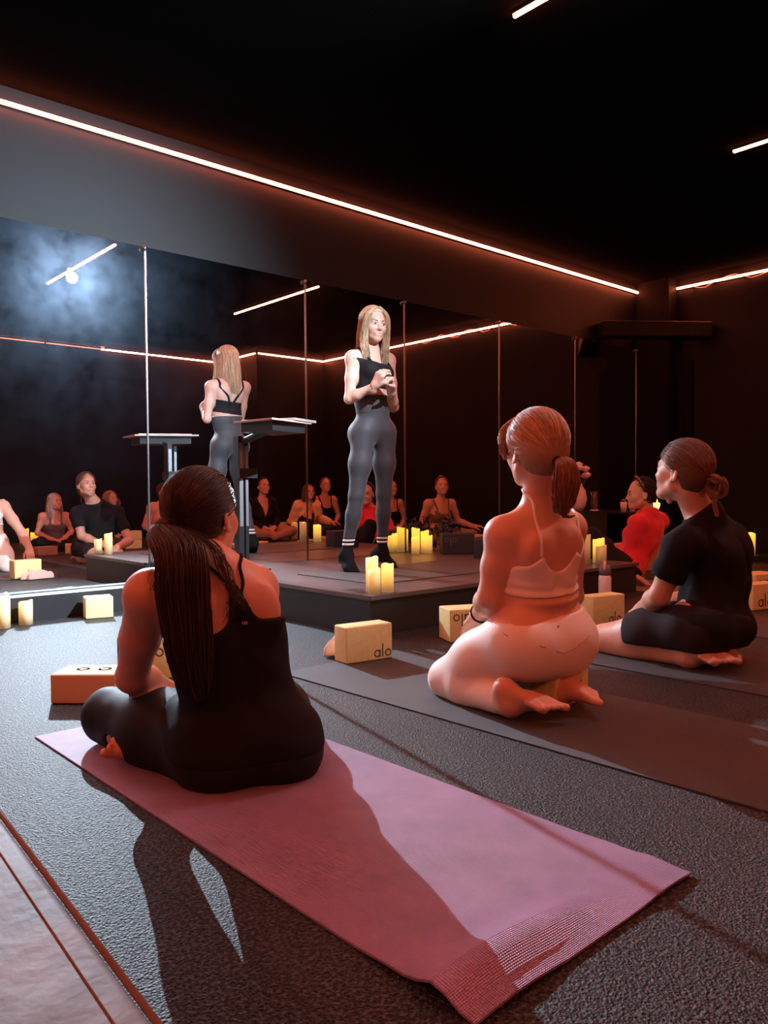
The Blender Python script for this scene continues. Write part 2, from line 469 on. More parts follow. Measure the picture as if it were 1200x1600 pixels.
def flat_mat(name, x0, x1, y0, y1, z, m, label, group=None, th=0.005, rz=0.0, curl=None):
    nx, ny = 14, 60
    V = []; F = []
    cx, cy = (x0+x1)/2, (y0+y1)/2
    for s in (1, 0):
        for j in range(ny+1):
            for i in range(nx+1):
                x = x0+(x1-x0)*i/nx-cx; y = y0+(y1-y0)*j/ny-cy
                zz = curl(i/nx, j/ny) if curl else 0.0
                V.append((x, y, zz+(th if s else 0.0006)))
    n = (nx+1)*(ny+1)
    for j in range(ny):
        for i in range(nx):
            a = j*(nx+1)+i
            F.append((a, a+1, a+nx+2, a+nx+1)); F.append((n+a+nx+1, n+a+nx+2, n+a+1, n+a))
    for j in range(ny):
        a = j*(nx+1); F.append((a+nx+1, n+a+nx+1, n+a, a)); a += nx; F.append((a, n+a, n+a+nx+1, a+nx+1))
    for i in range(nx):
        a = i; F.append((a, n+a, n+a+1, a+1)); a += ny*(nx+1); F.append((a+1, n+a+1, n+a, a))
    o = link('yoga_mat', V, F, m, None, True)
    o.location = (cx, cy, z); o.rotation_euler = (0, 0, rz)
    tag(o, label, 'yoga mat', group)
    md = o.modifiers.new('e', 'EDGE_SPLIT'); md.split_angle = math.radians(50)
    return o
M_pink = yoga_mat('mat_rose', (0.44, 0.265, 0.45), 0.45)
M_grey = yoga_mat('mat_charcoal', (0.075, 0.068, 0.07), 0.5)
M_dark = yoga_mat('mat_black', (0.05, 0.045, 0.047), 0.5)
M_stagemat = yoga_mat('mat_stage', (0.12, 0.09, 0.088), 0.4)
def curl_pink(u, v):
    # the near end buckles up a little
    t = max(0, (0.10-v)/0.10)
    h = 0.0
    h += 0.028*math.exp(-((v-0.045)/0.022)**2)*(0.55+0.45*math.sin(u*5+0.5)) + 0.004*math.exp(-((v-.10)/.03)**2)
    h += 0.010*t*max(0, math.sin(u*9.0))*0.6
    h += 0.0015*math.sin(v*23+u*3)*max(0, 0.6-v)
    return max(0, h)
flat_mat('m', 0.775, 1.385, 0.705, 2.42, 0.0, M_pink, 'rose pink yoga mat under the nearest woman, its near end rumpled', curl=curl_pink, rz=math.radians(0.6))
flat_mat('m', 1.775, 2.405, 0.72, 2.60, 0.0, M_grey, 'charcoal yoga mat under the kneeling woman in cream', rz=math.radians(1.0))
flat_mat('m', 2.785, 3.41, 0.75, 2.62, 0.0, M_dark, 'black yoga mat under the kneeling man in black')
flat_mat('m', 3.86, 4.48, 0.70, 2.45, 0.0, M_grey, 'charcoal yoga mat at the right edge beyond the kneeling man', rz=math.radians(-1))
flat_mat('m', 2.84, 4.55, 3.26, 4.00, STG[4], M_stagemat, 'dull brown yoga mat on the stage under the instructor')
flat_mat('m', 4.98, 5.62, 2.2, 3.95, 0.0, mat('mat_tan', (0.22, 0.16, 0.13), 0.5, bump=(200, 0.2)), 'tan yoga mat under the woman in the red sweater')
flat_mat('m', 7.0, 8.1, 1.95, 2.65, 0.0, mat('mat_tan2', (0.18, 0.12, 0.10), 0.5), 'brown yoga mat under the woman in the olive top, seen in the mirror')
flat_mat('m', 3.25, 3.9, -1.0, 0.9, 0.0, M_dark, 'black yoga mat under the grey haired woman and bearded man, seen in the mirror')

# foreground bench, very near the lens
M_bench = mat('bench_vinyl', (0.125, 0.125, 0.135), 0.62, 0.3, bump=(22, 0.3, 0.01), var=(13, 0.5))
# ------------------------------------------------------------------ props
M_foam = mat('foam_cream', (0.74, 0.66, 0.30), 0.75, 0.3, bump=(160, 0.1, 0.002), var=(50, 0.05))
M_foam2 = mat('foam_tan', (0.70, 0.45, 0.25), 0.75, 0.3, bump=(160, 0.1, 0.002))
M_foamk = mat('foam_black', (0.035, 0.036, 0.04), 0.7, 0.3, bump=(80, 0.1, 0.003))
M_ink = mat('brown_ink', (0.10, 0.055, 0.03), 0.7)
M_inkw = mat('white_ink', (0.85, 0.83, 0.8), 0.6)
M_inkg = mat('grey_ink', (0.14, 0.14, 0.15), 0.6)

def logo_word(h):
    """the word on the blocks: geometric lower-case a l o; h = height of the o.  Lies in the x-z plane, facing -y"""
    mb = MB(); t = h*0.17; y0, y1 = -0.0007, 0.0
    def ring(cx, cz, ro, ri, n=22):
        V = []; F = []
        for r in (ro, ri):
            for i in range(n):
                a = 2*PI*i/n; V.append((cx+r*math.cos(a), y0, cz+r*math.sin(a)))
        for i in range(n):
            j = (i+1) % n; F.append((i, n+i, n+j, j)); F.append((j, n+j, n+i, i))
        mb.add(V, F)
    R = h/2
    ring(R, R, R, R-t)
    mb.box((2*R-t, y0, 0), (2*R, y1, h))                     # stem of the a
    mb.box((2*R+t*1.6, y0, 0), (2*R+t*2.6, y1, h*1.75))      # l
    ring(2*R+t*4.2+R, R, R, R-t)
    return mb, 4*R+t*4.2

def block(x, y, z, rz, dims, m, label, group='foam yoga blocks', logo=None):
    """dims = (x,y,z) extents; logo = (face, u, v, height, flipped, ink); face 'f' front(-y) 't' top 's' side(-x)"""
    root = empty('yoga_block', (x, y, z), rz, label, 'yoga block', group)
    dx, dy, dz = dims
    MB().rbox((-dx/2, -dy/2, 0), (dx/2, dy/2, dz), 0.007, 3).put('foam_body', m, root, True)
    for lg in (logo or []):
        face, u, v, h, flip, ink = lg
        mb, wd = logo_word(h)
        A = np.array(mb.V)
        if flip: A[:, 0] = wd-A[:, 0]; A[:, 2] = h-A[:, 2]
        A[:, 0] += u; A[:, 2] += v
        if face == 'f': A[:, 0] -= dx/2; A[:, 1] -= dy/2+0.0002
        elif face == 'b': A = np.stack([dx/2-A[:, 0], dy/2+0.0002-A[:, 1], A[:, 2]], 1)
        elif face == 't': A = np.stack([A[:, 0]-dx/2, A[:, 2]-dy/2, dz+0.0002-A[:, 1]], 1)
        elif face == 's': A = np.stack([-dx/2-0.0002+A[:, 1], dy/2-A[:, 0], A[:, 2]], 1)
        link('lettering', A, mb.F, ink, root)
    return root
R_ = math.radians
# near the first woman
block(1.065, 2.745, 0, R_(-43), (.229, .152, .102), M_foam2, 'tan foam block lying flat at the left knee of the nearest woman', logo=[('t', .06, .06, .045, True, M_inkw)])
block(1.46, 2.93, 0, R_(-38), (.102, .229, .152), M_foam, 'cream foam block standing just beyond the nearest woman and her elbow', logo=[('f', .012, .085, .034, True, M_ink)])
block(1.345, 3.03, 0, R_(-38), (.075, .20, .160), M_foamk, 'dark navy foam block behind the elbow of the nearest woman')
# in the middle
block(2.155, 2.555, 0.0055, R_(-8), (.229, .102, .152), M_foam, 'cream foam block standing in front of the stage corner', logo=[('f', .135, .012, .032, False, M_ink), ('b', .07, .012, .034, False, M_ink)])
block(2.835, 2.585, 0, R_(-25), (.229, .152, .155), M_foam, 'cream foam block left of the kneeling woman, at the foot of the stage', logo=[('f', .015, .10, .034, True, M_ink)])
block(3.36, 2.44, 0, R_(-12), (.16, .10, .150), M_foam, 'cream foam block close behind the waist of the kneeling woman, nearer of two')
block(3.66, 2.36, 0, R_(-12), (.229, .10, .160), M_foam, 'cream foam block between the kneeling woman and the thigh of the kneeling man', logo=[('f', .11, .012, .034, False, M_ink)])
block(2.20, 1.585, 0.0055, R_(97), (.10, .229, .118), M_foam, 'cream foam block the kneeling woman sits on, between her feet', logo=[('s', .13, .02, .03, False, M_ink)])
block(4.79, 2.02, 0, R_(-14), (.229, .102, .155), M_foam, 'cream foam block at the right edge of the picture, larger and nearer', logo=[('f', .045, .02, .045, False, M_ink)])
block(5.32, 2.25, 0.0055, R_(-14), (.229, .152, .152), M_foam, 'cream foam block at the right edge, standing behind the nearer one', logo=[('f', .02, .07, .045, True, M_ink)])
block(1.79, 4.50, 0, R_(-14), (.152, .112, .122), M_foam, 'cream yellow foam block standing against the low kerb under the mirror', logo=None)
# on the stage
block(4.68, 4.37, STG[4], R_(-38), (.26, .20, .165), M_foamk, 'black foam block on the stage beside the dark flowers', logo=[('f', .02, .10, .034, True, M_inkg)])
block(4.52, 3.86, STG[4], R_(8), (.26, .16, .15), M_foamk, 'black foam block on the stage behind the instructor, seen in the mirror')
# seen in the mirror only
block(3.10, 0.20, 0, R_(-8), (.23, .15, .102), mat('foam_brown', (0.45, 0.22, 0.15), 0.8), 'brown foam block in front of the grey haired woman, seen in the mirror')
block(3.42, 0.18, 0.0055, R_(20), (.16, .15, .11), M_foam, 'cream foam block beside the bearded man, seen in the mirror')
block(4.28, -0.10, 0, R_(10), (.20, .15, .110), M_foam, 'lower of two stacked cream foam blocks right of the man in black, in the mirror')
block(4.28, -0.10, 0.112, R_(10), (.20, .15, .110), M_foam, 'upper of two stacked cream foam blocks right of the man in black, in the mirror')
block(5.85, -0.30, 0, R_(5), (.23, .10, .20), M_foam, 'cream foam block left of the woman in the black shirt, seen in the mirror')
block(6.92, -0.62, 0, R_(5), (.15, .10, .229), M_foam, 'cream foam block standing behind three candles, seen in the mirror')
block(6.95, 0.42, 0, R_(5), (.30, .15, .05), M_foam2, 'flat tan foam block near the woman in the open shirt, seen in the mirror')

# candles
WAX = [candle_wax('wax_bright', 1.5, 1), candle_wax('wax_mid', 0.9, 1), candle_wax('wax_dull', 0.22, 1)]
M_flame = mat('candle_flame', (1, .8, .3), 0.5, emit=(1.0, 0.5, 0.06), estr=4.0)
cseed = [3]
def candle(x, y, z, h, label, group, bright=1, r=0.032):
    root = empty('candle', (x, y, z), 0, label, 'candle', group)
    rnd = random.Random(cseed[0]); cseed[0] += 1
    ph = rnd.random()*6
    wob = lambda a, k: (0.007*math.sin(a+ph)+0.003*math.sin(3*a+ph)) if k in (2, 3, 4) else 0
    MB().lathe([(0, 0), (r, 0.0), (r, h), (r*0.88, h+0.001), (r*0.8, h-0.012), (0, h-0.016)], n=26, wob=wob).put('wax', WAX[2-bright], root, True)
    MB().lathe([(0, 0), (0.005, 0.004), (0.006, 0.009), (0.0, 0.022)], (0, 0, h-0.016), 8).put('flame', M_flame, root, True)
    return root
g1 = 'candles on the near corner of the stage'
zS = STG[4]
candle(2.655, 3.075, zS, .170, 'tallest glowing candle at the near corner of the stage, behind the other two', g1, 2)
candle(2.60, 2.995, zS, .120, 'shortest glowing candle at the near corner of the stage', g1, 1)
candle(2.69, 2.995, zS, .142, 'medium glowing candle at the near corner of the stage, rightmost of the three', g1, 2)
g2 = 'candles clustered against the mirror'
for (dx, dy, h, lb) in ((4.505, 4.665, .20, 'tallest candle of the cluster against the mirror'), (4.575, 4.63, .175, 'candle of the mirror cluster nearest the dark flowers'),
                        (4.44, 4.60, .13, 'short candle at the front left of the mirror cluster'), (4.545, 4.56, .14, 'short candle at the front of the mirror cluster')):
    candle(dx, dy, zS, h, lb, g2, 2, 0.034)
g3 = 'candles at the right end of the stage'
candle(4.62, 3.12, zS, .20, 'tallest ivory candle at the right end of the stage, behind the kneeling woman', g3, 0, 0.04)
candle(4.69, 3.035, zS, .125, 'short ivory candle at the right end of the stage', g3, 0, 0.036)
candle(4.79, 3.12, zS, .165, 'bright yellow candle at the right end of the stage', g3, 2, 0.04)
g4 = 'candles on the floor by the kerb'
candle(1.40, 4.53, 0, .125, 'glowing candle on the floor before the kerb, at the left edge of the picture', g4, 1, 0.036)
candle(1.275, 4.50, 0, .165, 'tall candle cut by the left frame edge, on the floor before the kerb', g4, 2, 0.036)
g5 = 'candles seen in the mirror'
candle(6.60, -0.14, 0, .155, 'left short candle before the woman in the black shirt, seen in the mirror', g5, 0, 0.04)
candle(6.70, -0.20, 0, .19, 'middle candle beside the open shirted woman, seen in the mirror', g5, 0, 0.04)
candle(6.80, -0.12, 0, .24, 'tallest candle beside the open shirted woman, seen in the mirror', g5, 0, 0.045)
candle(3.62, -2.20, 0, .20, 'tall candle on the floor by the back wall, seen in the mirror at far left', g5, 2, 0.06)
candle(3.76, -2.18, 0, .14, 'shorter candle on the floor by the back wall, seen in the mirror at far left', g5, 2, 0.06)
g6 = 'candles by the right wall'
candle(7.95, 3.60, 0.06, .13, 'short glowing candle near the right frame edge, leftmost by the wall', g6, 2, 0.05)
candle(7.95, 3.44, 0.06, .20, 'tall glowing candle near the right frame edge, by the wall', g6, 2, 0.05)
candle(7.95, 3.16, 0.06, .24, 'glowing candle cut by the right frame edge, by the wall', g6, 2, 0.05)
tag(cuboid('low_plinth', (7.7, 2.9, 0), (8.2, 3.75, 0.06), M_black), 'low black plinth carrying candles by the right wall', 'plinth')

# crumpled towels and cloths
def cloth_heap(name, x, y, z, sx, sy, h, m, label, cat, seed, rz=0):
    rs = np.random.RandomState(seed)
    nu, nv = 46, 30; V = []; F = []
    fr = [(rs.uniform(3, 13), rs.uniform(3, 13), rs.uniform(0, 6), rs.uniform(.25, 1)) for _ in range(7)]
    for j in range(nv+1):
        for i in range(nu):
            a = 2*PI*i/nu; q = j/nv
            rr = math.sin(q*PI/2)
            k = 1+0.22*math.sin(2*a+seed)+0.13*math.sin(5*a+seed*2)
            px = sx*rr*k*math.cos(a); py = sy*rr*k*math.sin(a)
            zz = h*math.cos(q*PI/2)**0.6
            w = sum(am*math.sin(fx*px/sx+fy*py/sy+ph) for fx, fy, ph, am in fr)/7
            zz = max(0.001, zz*(1+2.0*w)) if q < 1 else 0.001
            V.append((px, py, zz))
    for j in range(nv):
        for i in range(nu):
            F.append((j*nu+i, j*nu+(i+1) % nu, (j+1)*nu+(i+1) % nu, (j+1)*nu+i))
    F.append(tuple(range(nv*nu, (nv+1)*nu)))
    o = link(name, V, F, m, None, True); o.location = (x, y, z); o.rotation_euler = (0, 0, rz)
    tag(o, label, cat); return o
M_towel = mat('towel_peach', (0.72, 0.42, 0.33), 0.9, 0.1, sheen=0.3, bump=(60, 0.3, 0.004))
cloth_heap('towel', 2.20, 2.705, 0.0055, .145, .050, .050, M_towel, 'crumpled peach towel behind the cream block at the stage corner', 'towel', 5, R_(-8))
M_cloth = mat('cloth_white', (0.8, 0.62, 0.6), 0.9, 0.1, bump=(50, 0.3, 0.004))

# water bottle
root = empty('water_bottle', (4.12, 2.64, 0), R_(30), 'white insulated water bottle with a grey lid, standing right of the kneeling woman', 'bottle')
MB().lathe([(0, 0), (.034, 0), (.037, .006), (.037, .185), (.034, .20), (.030, .205), (0, .206)], n=28).put('body', mat('bottle_white', (0.80, 0.68, 0.66), 0.4), root, True)
MB().lathe([(.031, .204), (.035, .208), (.036, .235), (.03, .262), (.012, .272), (0, .273)], n=24).put('lid', mat('bottle_lid', (0.13, 0.12, 0.15), 0.5), root, True)
MB().tube([(-.034, 0, .232), (-.03, 0, .262), (0, 0, .284), (.028, 0, .268), (.034, 0, .24)], [.006, .008, .009, .008, .006], 8).put('carry_loop', mat('bottle_loop', (0.7, 0.4, 0.32), 0.5), root, True)

# dark flowers in a wire stand
M_petal = mat('black_petal', (0.035, 0.03, 0.035), 0.45, 0.5)
def flower_bunch(name, x, y, z, label, seed, R=.11, H=.24, n=110, m=M_petal, cat='flowers'):
    root = empty(name, (x, y, z), 0, label, cat)
    rnd = random.Random(seed)
    mb = MB()
    for k in range(n):
        # rough ball of small cupped blossoms
        while True:
            p = np.array([rnd.uniform(-1, 1) for _ in range(3)])
            L = np.linalg.norm(p)
            if 0.35 < L < 1: break
        c = np.array([p[0]*R, p[1]*R, H*0.55+p[2]*H*0.5]); d = p/L
        a = np.cross(d, [0.3, 0.2, 1]); a /= np.linalg.norm(a); b = np.cross(d, a)
        npet = 5; s = rnd.uniform(.012, .024)
        for q in range(npet):
            t = 2*PI*q/npet+rnd.random()
            e = a*math.cos(t)+b*math.sin(t); f = np.cross(d, e)
            V = [c, c+e*s*.6+f*s*.45+d*s*.25, c+e*s*1.2+d*s*.6, c+e*s*.6-f*s*.45+d*s*.25]
            mb.add(V, [(0, 1, 2, 3)])
    mb.put('blossoms', m, root)
    st = MB()
    for k in range(7):
        a = 2*PI*k/7
        st.tube([(0.02*math.cos(a), 0.02*math.sin(a), 0.012), (0.04*math.cos(a+.3), .04*math.sin(a+.3), H*.3), (R*.7*math.cos(a), R*.7*math.sin(a), H*.7)], .002, 5)
    st.put('stems', mat('dark_stem', (0.03, 0.03, 0.02), 0.6), root)
    MB().lathe([(0, 0), (.04, 0), (.042, .01), (.03, .02), (.032, .06), (.0, .06)], n=16).put('holder', mat('wire_holder', (0.25, 0.25, 0.26), 0.3, metal=1), root, True)
    return root
flower_bunch('dark_flowers', 4.80, 4.58, zS, 'bunch of near black flowers on the stage against the mirror, beside the candles', 4, .12, .27, 170)

# pedestal with pale flowers at the far right by the mirror
tag(cuboid('pedestal', (6.45, 4.36, 0), (6.84, 4.62, 0.50), M_black), 'black pedestal carrying the white vase of flowers by the mirror', 'pedestal')
root = empty('vase', (6.53, 4.50, 0.50), 0, 'white round vase on the black pedestal by the mirror', 'vase')
MB().lathe([(0, 0), (.05, 0), (.085, .05), (.10, .12), (.085, .20), (.055, .245), (.05, .27), (.045, .265), (.0, .25)], n=28).put('body', mat('white_ceramic', (0.75, 0.62, 0.52), 0.4), root, True)
root = empty('rose_bouquet', (6.53, 4.50, 0.755), 0, 'bouquet of pale pink roses in the white vase by the mirror', 'flowers')
rnd = random.Random(9); lf = MB()
for k, (dx, dy, dz) in enumerate([(-.08, -.02, .10), (-.03, -.05, .16), (.03, .0, .19), (.09, -.04, .15), (.13, -.01, .08), (.0, .03, .12), (-.06, .05, .13), (.05, -.08, .09), (.10, .05, .17)]):
    mb = MB()
    for ly in range(3):
        rr = (.022, .034, .044)[ly]
        mb.lathe([(rr*.35, -.02), (rr*.9, 0), (rr, .018), (rr*.82, .034-.006*ly)], (dx, dy, dz), 12, wob=lambda a, kk, k=k: .004*math.sin(3*a+k) if kk == 3 else 0)
    mb.put('bloom', mat('pale_petal', (0.82, 0.62, 0.55), 0.6), root, True)
    lf.tube([(dx*.3, dy*.3, -.1), (dx, dy, dz-.02)], .003, 5)
lf.put('stems', mat('green_stem', (0.05, 0.07, 0.03), 0.6), root)
root = empty('glass_vase', (6.74, 4.44, 0.50), 0, 'small dark glass vase on a white coaster on the black pedestal', 'vase')
MB().lathe([(.0, 0), (.042, 0), (.042, .012), (0, .012)], n=20).put('coaster', mat('white_card', (0.8, 0.7, 0.65), 0.6), root)
MB().lathe([(.0, .0125), (.03, .0125), (.034, .05), (.03, .13), (.036, .19), (.033, .19), (.027, .13), (.0, .03)], n=20).put('body', mat('smoked_glass', (0.10, 0.07, 0.05), 0.08, 0.8, coat=0.6), root, True)

# side table with cups and boxes, cable, cardboard box
root = empty('side_table', (7.42, 4.47, 0), 0, 'low black side table with cups on top, behind the woman in red', 'table')
MB().box((-.32, -.19, 0.455), (.62, .19, 0.475)).put('tabletop', M_black, root)
for sx, sy in ((-.30, -.17), (-.30, .17), (.60, -.17), (.60, .17)): MB().box((sx-.012, sy-.012, 0), (sx+.012, sy+.012, .455)).put('leg', M_black, root)
for i, (x, y) in enumerate(((7.34, 4.48), (7.44, 4.44))):
    root = empty('drinking_cup', (x, y, 0.475), 0, ['left', 'right'][i]+' white paper cup with a handle loop on the black side table', 'cup', 'cups on the side table')
    MB().lathe([(0, 0), (.028, 0), (.036, .10), (.034, .10), (.027, .006), (0, .006)], n=18).put('body', mat('cup_white', (0.8, 0.68, 0.6), 0.5), root, True)
    MB().tube([(.03*math.cos(t), 0, .10+.03*math.sin(t)) for t in np.linspace(0, PI, 9)], .003, 5).put('handle', mat('cup_white', (1, 1, 1)), root, True)
tag(cuboid('storage_box', (7.12, 4.05, 0.20), (7.34, 4.25, 0.44), mat('box_pinkish', (0.42, 0.30, 0.27), 0.7)), 'pale grey pink storage box standing on a lower box under the table edge', 'box')
tag(cuboid('storage_box', (7.10, 4.03, 0.0), (7.36, 4.26, 0.199), mat('box_dark', (0.16, 0.10, 0.09), 0.7)), 'darker storage box on the floor under the pale one', 'box')
tag(cuboid('cardboard_box', (6.0, 3.62, 0), (6.62, 3.98, 0.22), mat('cardboard', (0.50, 0.30, 0.18), 0.8, bump=(60, .1))), 'tan cardboard box on the floor left of the woman in red', 'box')
tag(MB().tube([(7.44, 4.268, .47), (7.44, 4.262, .38), (7.42, 4.24, .25), (7.41, 4.16, .10), (7.40, 4.00, .008), (7.2, 3.95, .008), (7.0, 4.0, .008)], .007, 6).put('power_cable', M_black, None, True), 'black cable hanging from the side table to the floor', 'cable')
root = empty('tea_light', at(1026, 790, 8.1), 0, 'small glowing candle in a white holder behind the head of the woman in red', 'candle')
MB().lathe([(0, -.04), (.022, -.035), (.035, 0), (.034, .03), (.03, .03), (0, .0)], n=18).put('holder', mat('glow_glass', (0.9, 0.8, 0.6), 0.4, emit=(1, .75, .35), estr=1.2), root, True)
MB().lathe([(0, 0.0), (.009, .012), (.008, .03), (0, .06)], (0.01, 0, .01), 8).put('flame', M_flame, root, True)
p = at(1026, 790, 8.1)
tag(MB().lathe([(0, 0), (.09, 0), (.09, .012), (.02, .03), (.016, p[2]-.07), (.05, p[2]-.052), (.05, p[2]-.042), (0, p[2]-.042)], (p[0], p[1], 0), 20).put('candle_stand', M_black, None, False), 'slim black stand under the small candle behind the woman in red', 'stand')

# laptop stand on the stage
root = empty('laptop_stand', (2.62, 4.28, zS), 0, 'black column laptop stand with a tilted wooden tray, on the left end of the stage', 'stand')
def L(p): return np.array(p, float)-np.array([2.62, 4.28, zS])
nr, rg, lf_ = at(425, 655, 4.45), at(487, 663, 4.86), at(364, 661, 4.66)
bk = rg+lf_-nr
for q in (nr, rg, lf_, bk): q[2] = q[2]
def slab(a, b, c, d, t, z0=0.0):
    u = np.array([0, 0, 1.0])
    V = [L(a)+u*z0, L(b)+u*z0, L(c)+u*z0, L(d)+u*z0, L(a)+u*(z0+t), L(b)+u*(z0+t), L(c)+u*(z0+t), L(d)+u*(z0+t)]
    return MB().add(V, [(0,3,2,1),(4,5,6,7),(0,1,5,4),(1,2,6,5),(2,3,7,6),(3,0,4,7)])
slab(nr, rg, bk, lf_, .010).put('tray', mat('tray_wood', (0.42, 0.24, 0.17), 0.4), root)
cn = (nr+bk)/2
def lerp(a, b, t): return a+(b-a)*t
ins = lambda p, t: lerp(p, cn, t)
slab(ins(nr, .22), ins(rg, .18), ins(bk, .2), ins(lf_, .2), -.055, -0.001).put('tray_frame', M_black, root)
MB().box((-.035, -.03, 0.02), (.0, .03, .86)).box((.012, -.03, 0.02), (.035, .03, .84)).put('column', M_black, root)
MB().box((-.030, -.033, 0.30), (-.006, -.030, .82)).box((.014, -.033, .30), (.032, -.030, .80)).box((-.030, .030, 0.30), (-.006, .033, .82)).box((.014, .030, .30), (.032, .033, .80)).put('column_inlay', mat('alu_inlay', (0.35, 0.36, 0.38), 0.35, metal=.8), root)
MB().box((-.04, -.05, .60), (.09, .05, .66)).put('clamp', M_black, root)
c1 = L(cn); 
MB().tube([(0, 0, .82), (c1[0]*.5, c1[1]*.5, .86), (c1[0], c1[1], c1[2]-.03)], .022, 10).put('arm', M_black, root)
MB().box((-.20, -.022, 0), (.20, .022, .022)).box((-.022, -.16, 0), (.022, .16, .022)).put('base', M_black, root)
e1 = lerp(rg, bk, .25); e2 = lerp(rg, nr, .12)
root = empty('laptop', tuple(lerp(rg, cn, .45)+np.array([0, 0, .0105])), math.atan2((rg-nr)[1], (rg-nr)[0]), 'thin silver laptop lying closed on the stand tray', 'laptop')
MB().rbox((-.13, -.08, 0), (.13, .08, .009), .004, 2).put('base', mat('laptop_silver', (0.55, 0.54, 0.56), 0.35, metal=.6), root)
MB().rbox((-.13, -.08, .0095), (.13, .08, .015), .0025, 2).put('lid', MATS['laptop_silver'], root)
pp_ = lerp(lf_, cn, .5)+np.array([0, 0, .0105])
root = empty('notebook', tuple(pp_), 0.5, 'small white open notebook on the left end of the stand tray', 'notebook')
MB().box((-.06, -.045, 0), (.06, .045, .006)).put('pages', mat('paper', (0.8, 0.76, 0.72), 0.7), root)

# foreground bench near the lens
a, b = at(0, 1262, .98), at(262, 1600, .60)
d = (b-a); d[2] = 0; L0 = np.linalg.norm(d); d /= L0; nrm = np.array([-d[1], d[0], 0.0])
if nrm @ _rt > 0: nrm = -nrm
TOPZ = 0.33
def onz(px, py, z):
    r = at(px, py, 1.0)-CAM; return CAM+r*(z-CAM_H)/r[2]
a, b = onz(0, 1262, TOPZ), onz(258, 1600, TOPZ)
d = (b-a); L0 = np.linalg.norm(d); d /= L0; nrm = np.array([-d[1], d[0], 0.0])
if nrm @ _rt > 0: nrm = -nrm
A0, A1 = a-d*1.2, b+d*0.10
root = empty('bench', tuple(((A0+A1)/2)*np.array([1, 1, 0])), math.atan2(d[1], d[0]), 'mottled grey bench with painted pink edge reflections, very close in the bottom left corner', 'bench')
hl = np.linalg.norm(A1-A0)/2; sgn = 1 if (np.array([-math.sin(root.rotation_euler.z), math.cos(root.rotation_euler.z)]) @ nrm[:2]) > 0 else -1
y0, y1 = sorted((0.004*sgn, 0.34*sgn))
MB().rbox((-hl, y0, TOPZ-.05), (hl, y1, TOPZ), 0.012, 4).put('seat_pad', M_bench, root, True)
y0, y1 = sorted((-0.0005*sgn, 0.012*sgn))
M_edge_glint = mat('bench_painted_glint', (0.22, 0.16, 0.155), 0.45, 0.3)  # pinkish LED reflections on the rounded edge, put in as thin coloured lines
MB().tube([(-hl, 0.002*sgn, TOPZ-.004), (hl, 0.002*sgn, TOPZ-.004)], .003, 10).put('painted_edge_glint', M_edge_glint, root, True)
MB().tube([(-hl, 0.030*sgn, TOPZ+.0005), (hl, 0.030*sgn, TOPZ+.0002)], .0010, 8).put('painted_inner_glint', M_edge_glint, root, True)
for sx in (-hl+.15, hl-.15):
    for yy in (.06*sgn, .30*sgn): MB().box((sx-.02, yy-.02, 0), (sx+.02, yy+.02, TOPZ-.05)).put('leg', M_black, root)
# ------------------------------------------------------------------ smooth figures from distance fields
def V3(*a): return np.array(a if len(a) > 1 else a[0], float)
def unit(v): v = np.asarray(v, float); return v/(np.linalg.norm(v)+1e-12)
def frame(fwd, up):
    """columns right, forward, up"""
    f = unit(fwd); u = np.asarray(up, float); r = unit(np.cross(f, u)); u = unit(np.cross(r, f))
    return np.stack([r, f, u], 1)

class Prim:
    def __init__(s, kind, g, k, sub, **a):
        s.kind = kind; s.g = g; s.k = k; s.sub = sub; s.__dict__.update(a)
        if kind == 'cone':
            s.lo = np.minimum(s.a-s.ra, s.b-s.rb); s.hi = np.maximum(s.a+s.ra, s.b+s.rb)
        else:
            e = np.sqrt(((s.R*s.r[None, :])**2).sum(1)); s.lo = s.c-e; s.hi = s.c+e
    def d(s, X, Y, Z):
        if s.kind == 'cone':
            ax, ay, az = s.a; bx, by, bz = s.b-s.a
            L2 = bx*bx+by*by+bz*bz+1e-12
            px, py, pz = X-ax, Y-ay, Z-az
            h = np.clip((px*bx+py*by+pz*bz)/L2, 0, 1)
            return np.sqrt((px-bx*h)**2+(py-by*h)**2+(pz-bz*h)**2)-(s.ra+(s.rb-s.ra)*h)
        px, py, pz = X-s.c[0], Y-s.c[1], Z-s.c[2]
        R = s.R; q = [(R[0, i]*px+R[1, i]*py+R[2, i]*pz) for i in range(3)]
        k0 = np.sqrt((q[0]/s.r[0])**2+(q[1]/s.r[1])**2+(q[2]/s.r[2])**2)+1e-9
        k1 = np.sqrt((q[0]/s.r[0]**2)**2+(q[1]/s.r[1]**2)**2+(q[2]/s.r[2]**2)**2)+1e-9
        return k0*(k0-1)/k1

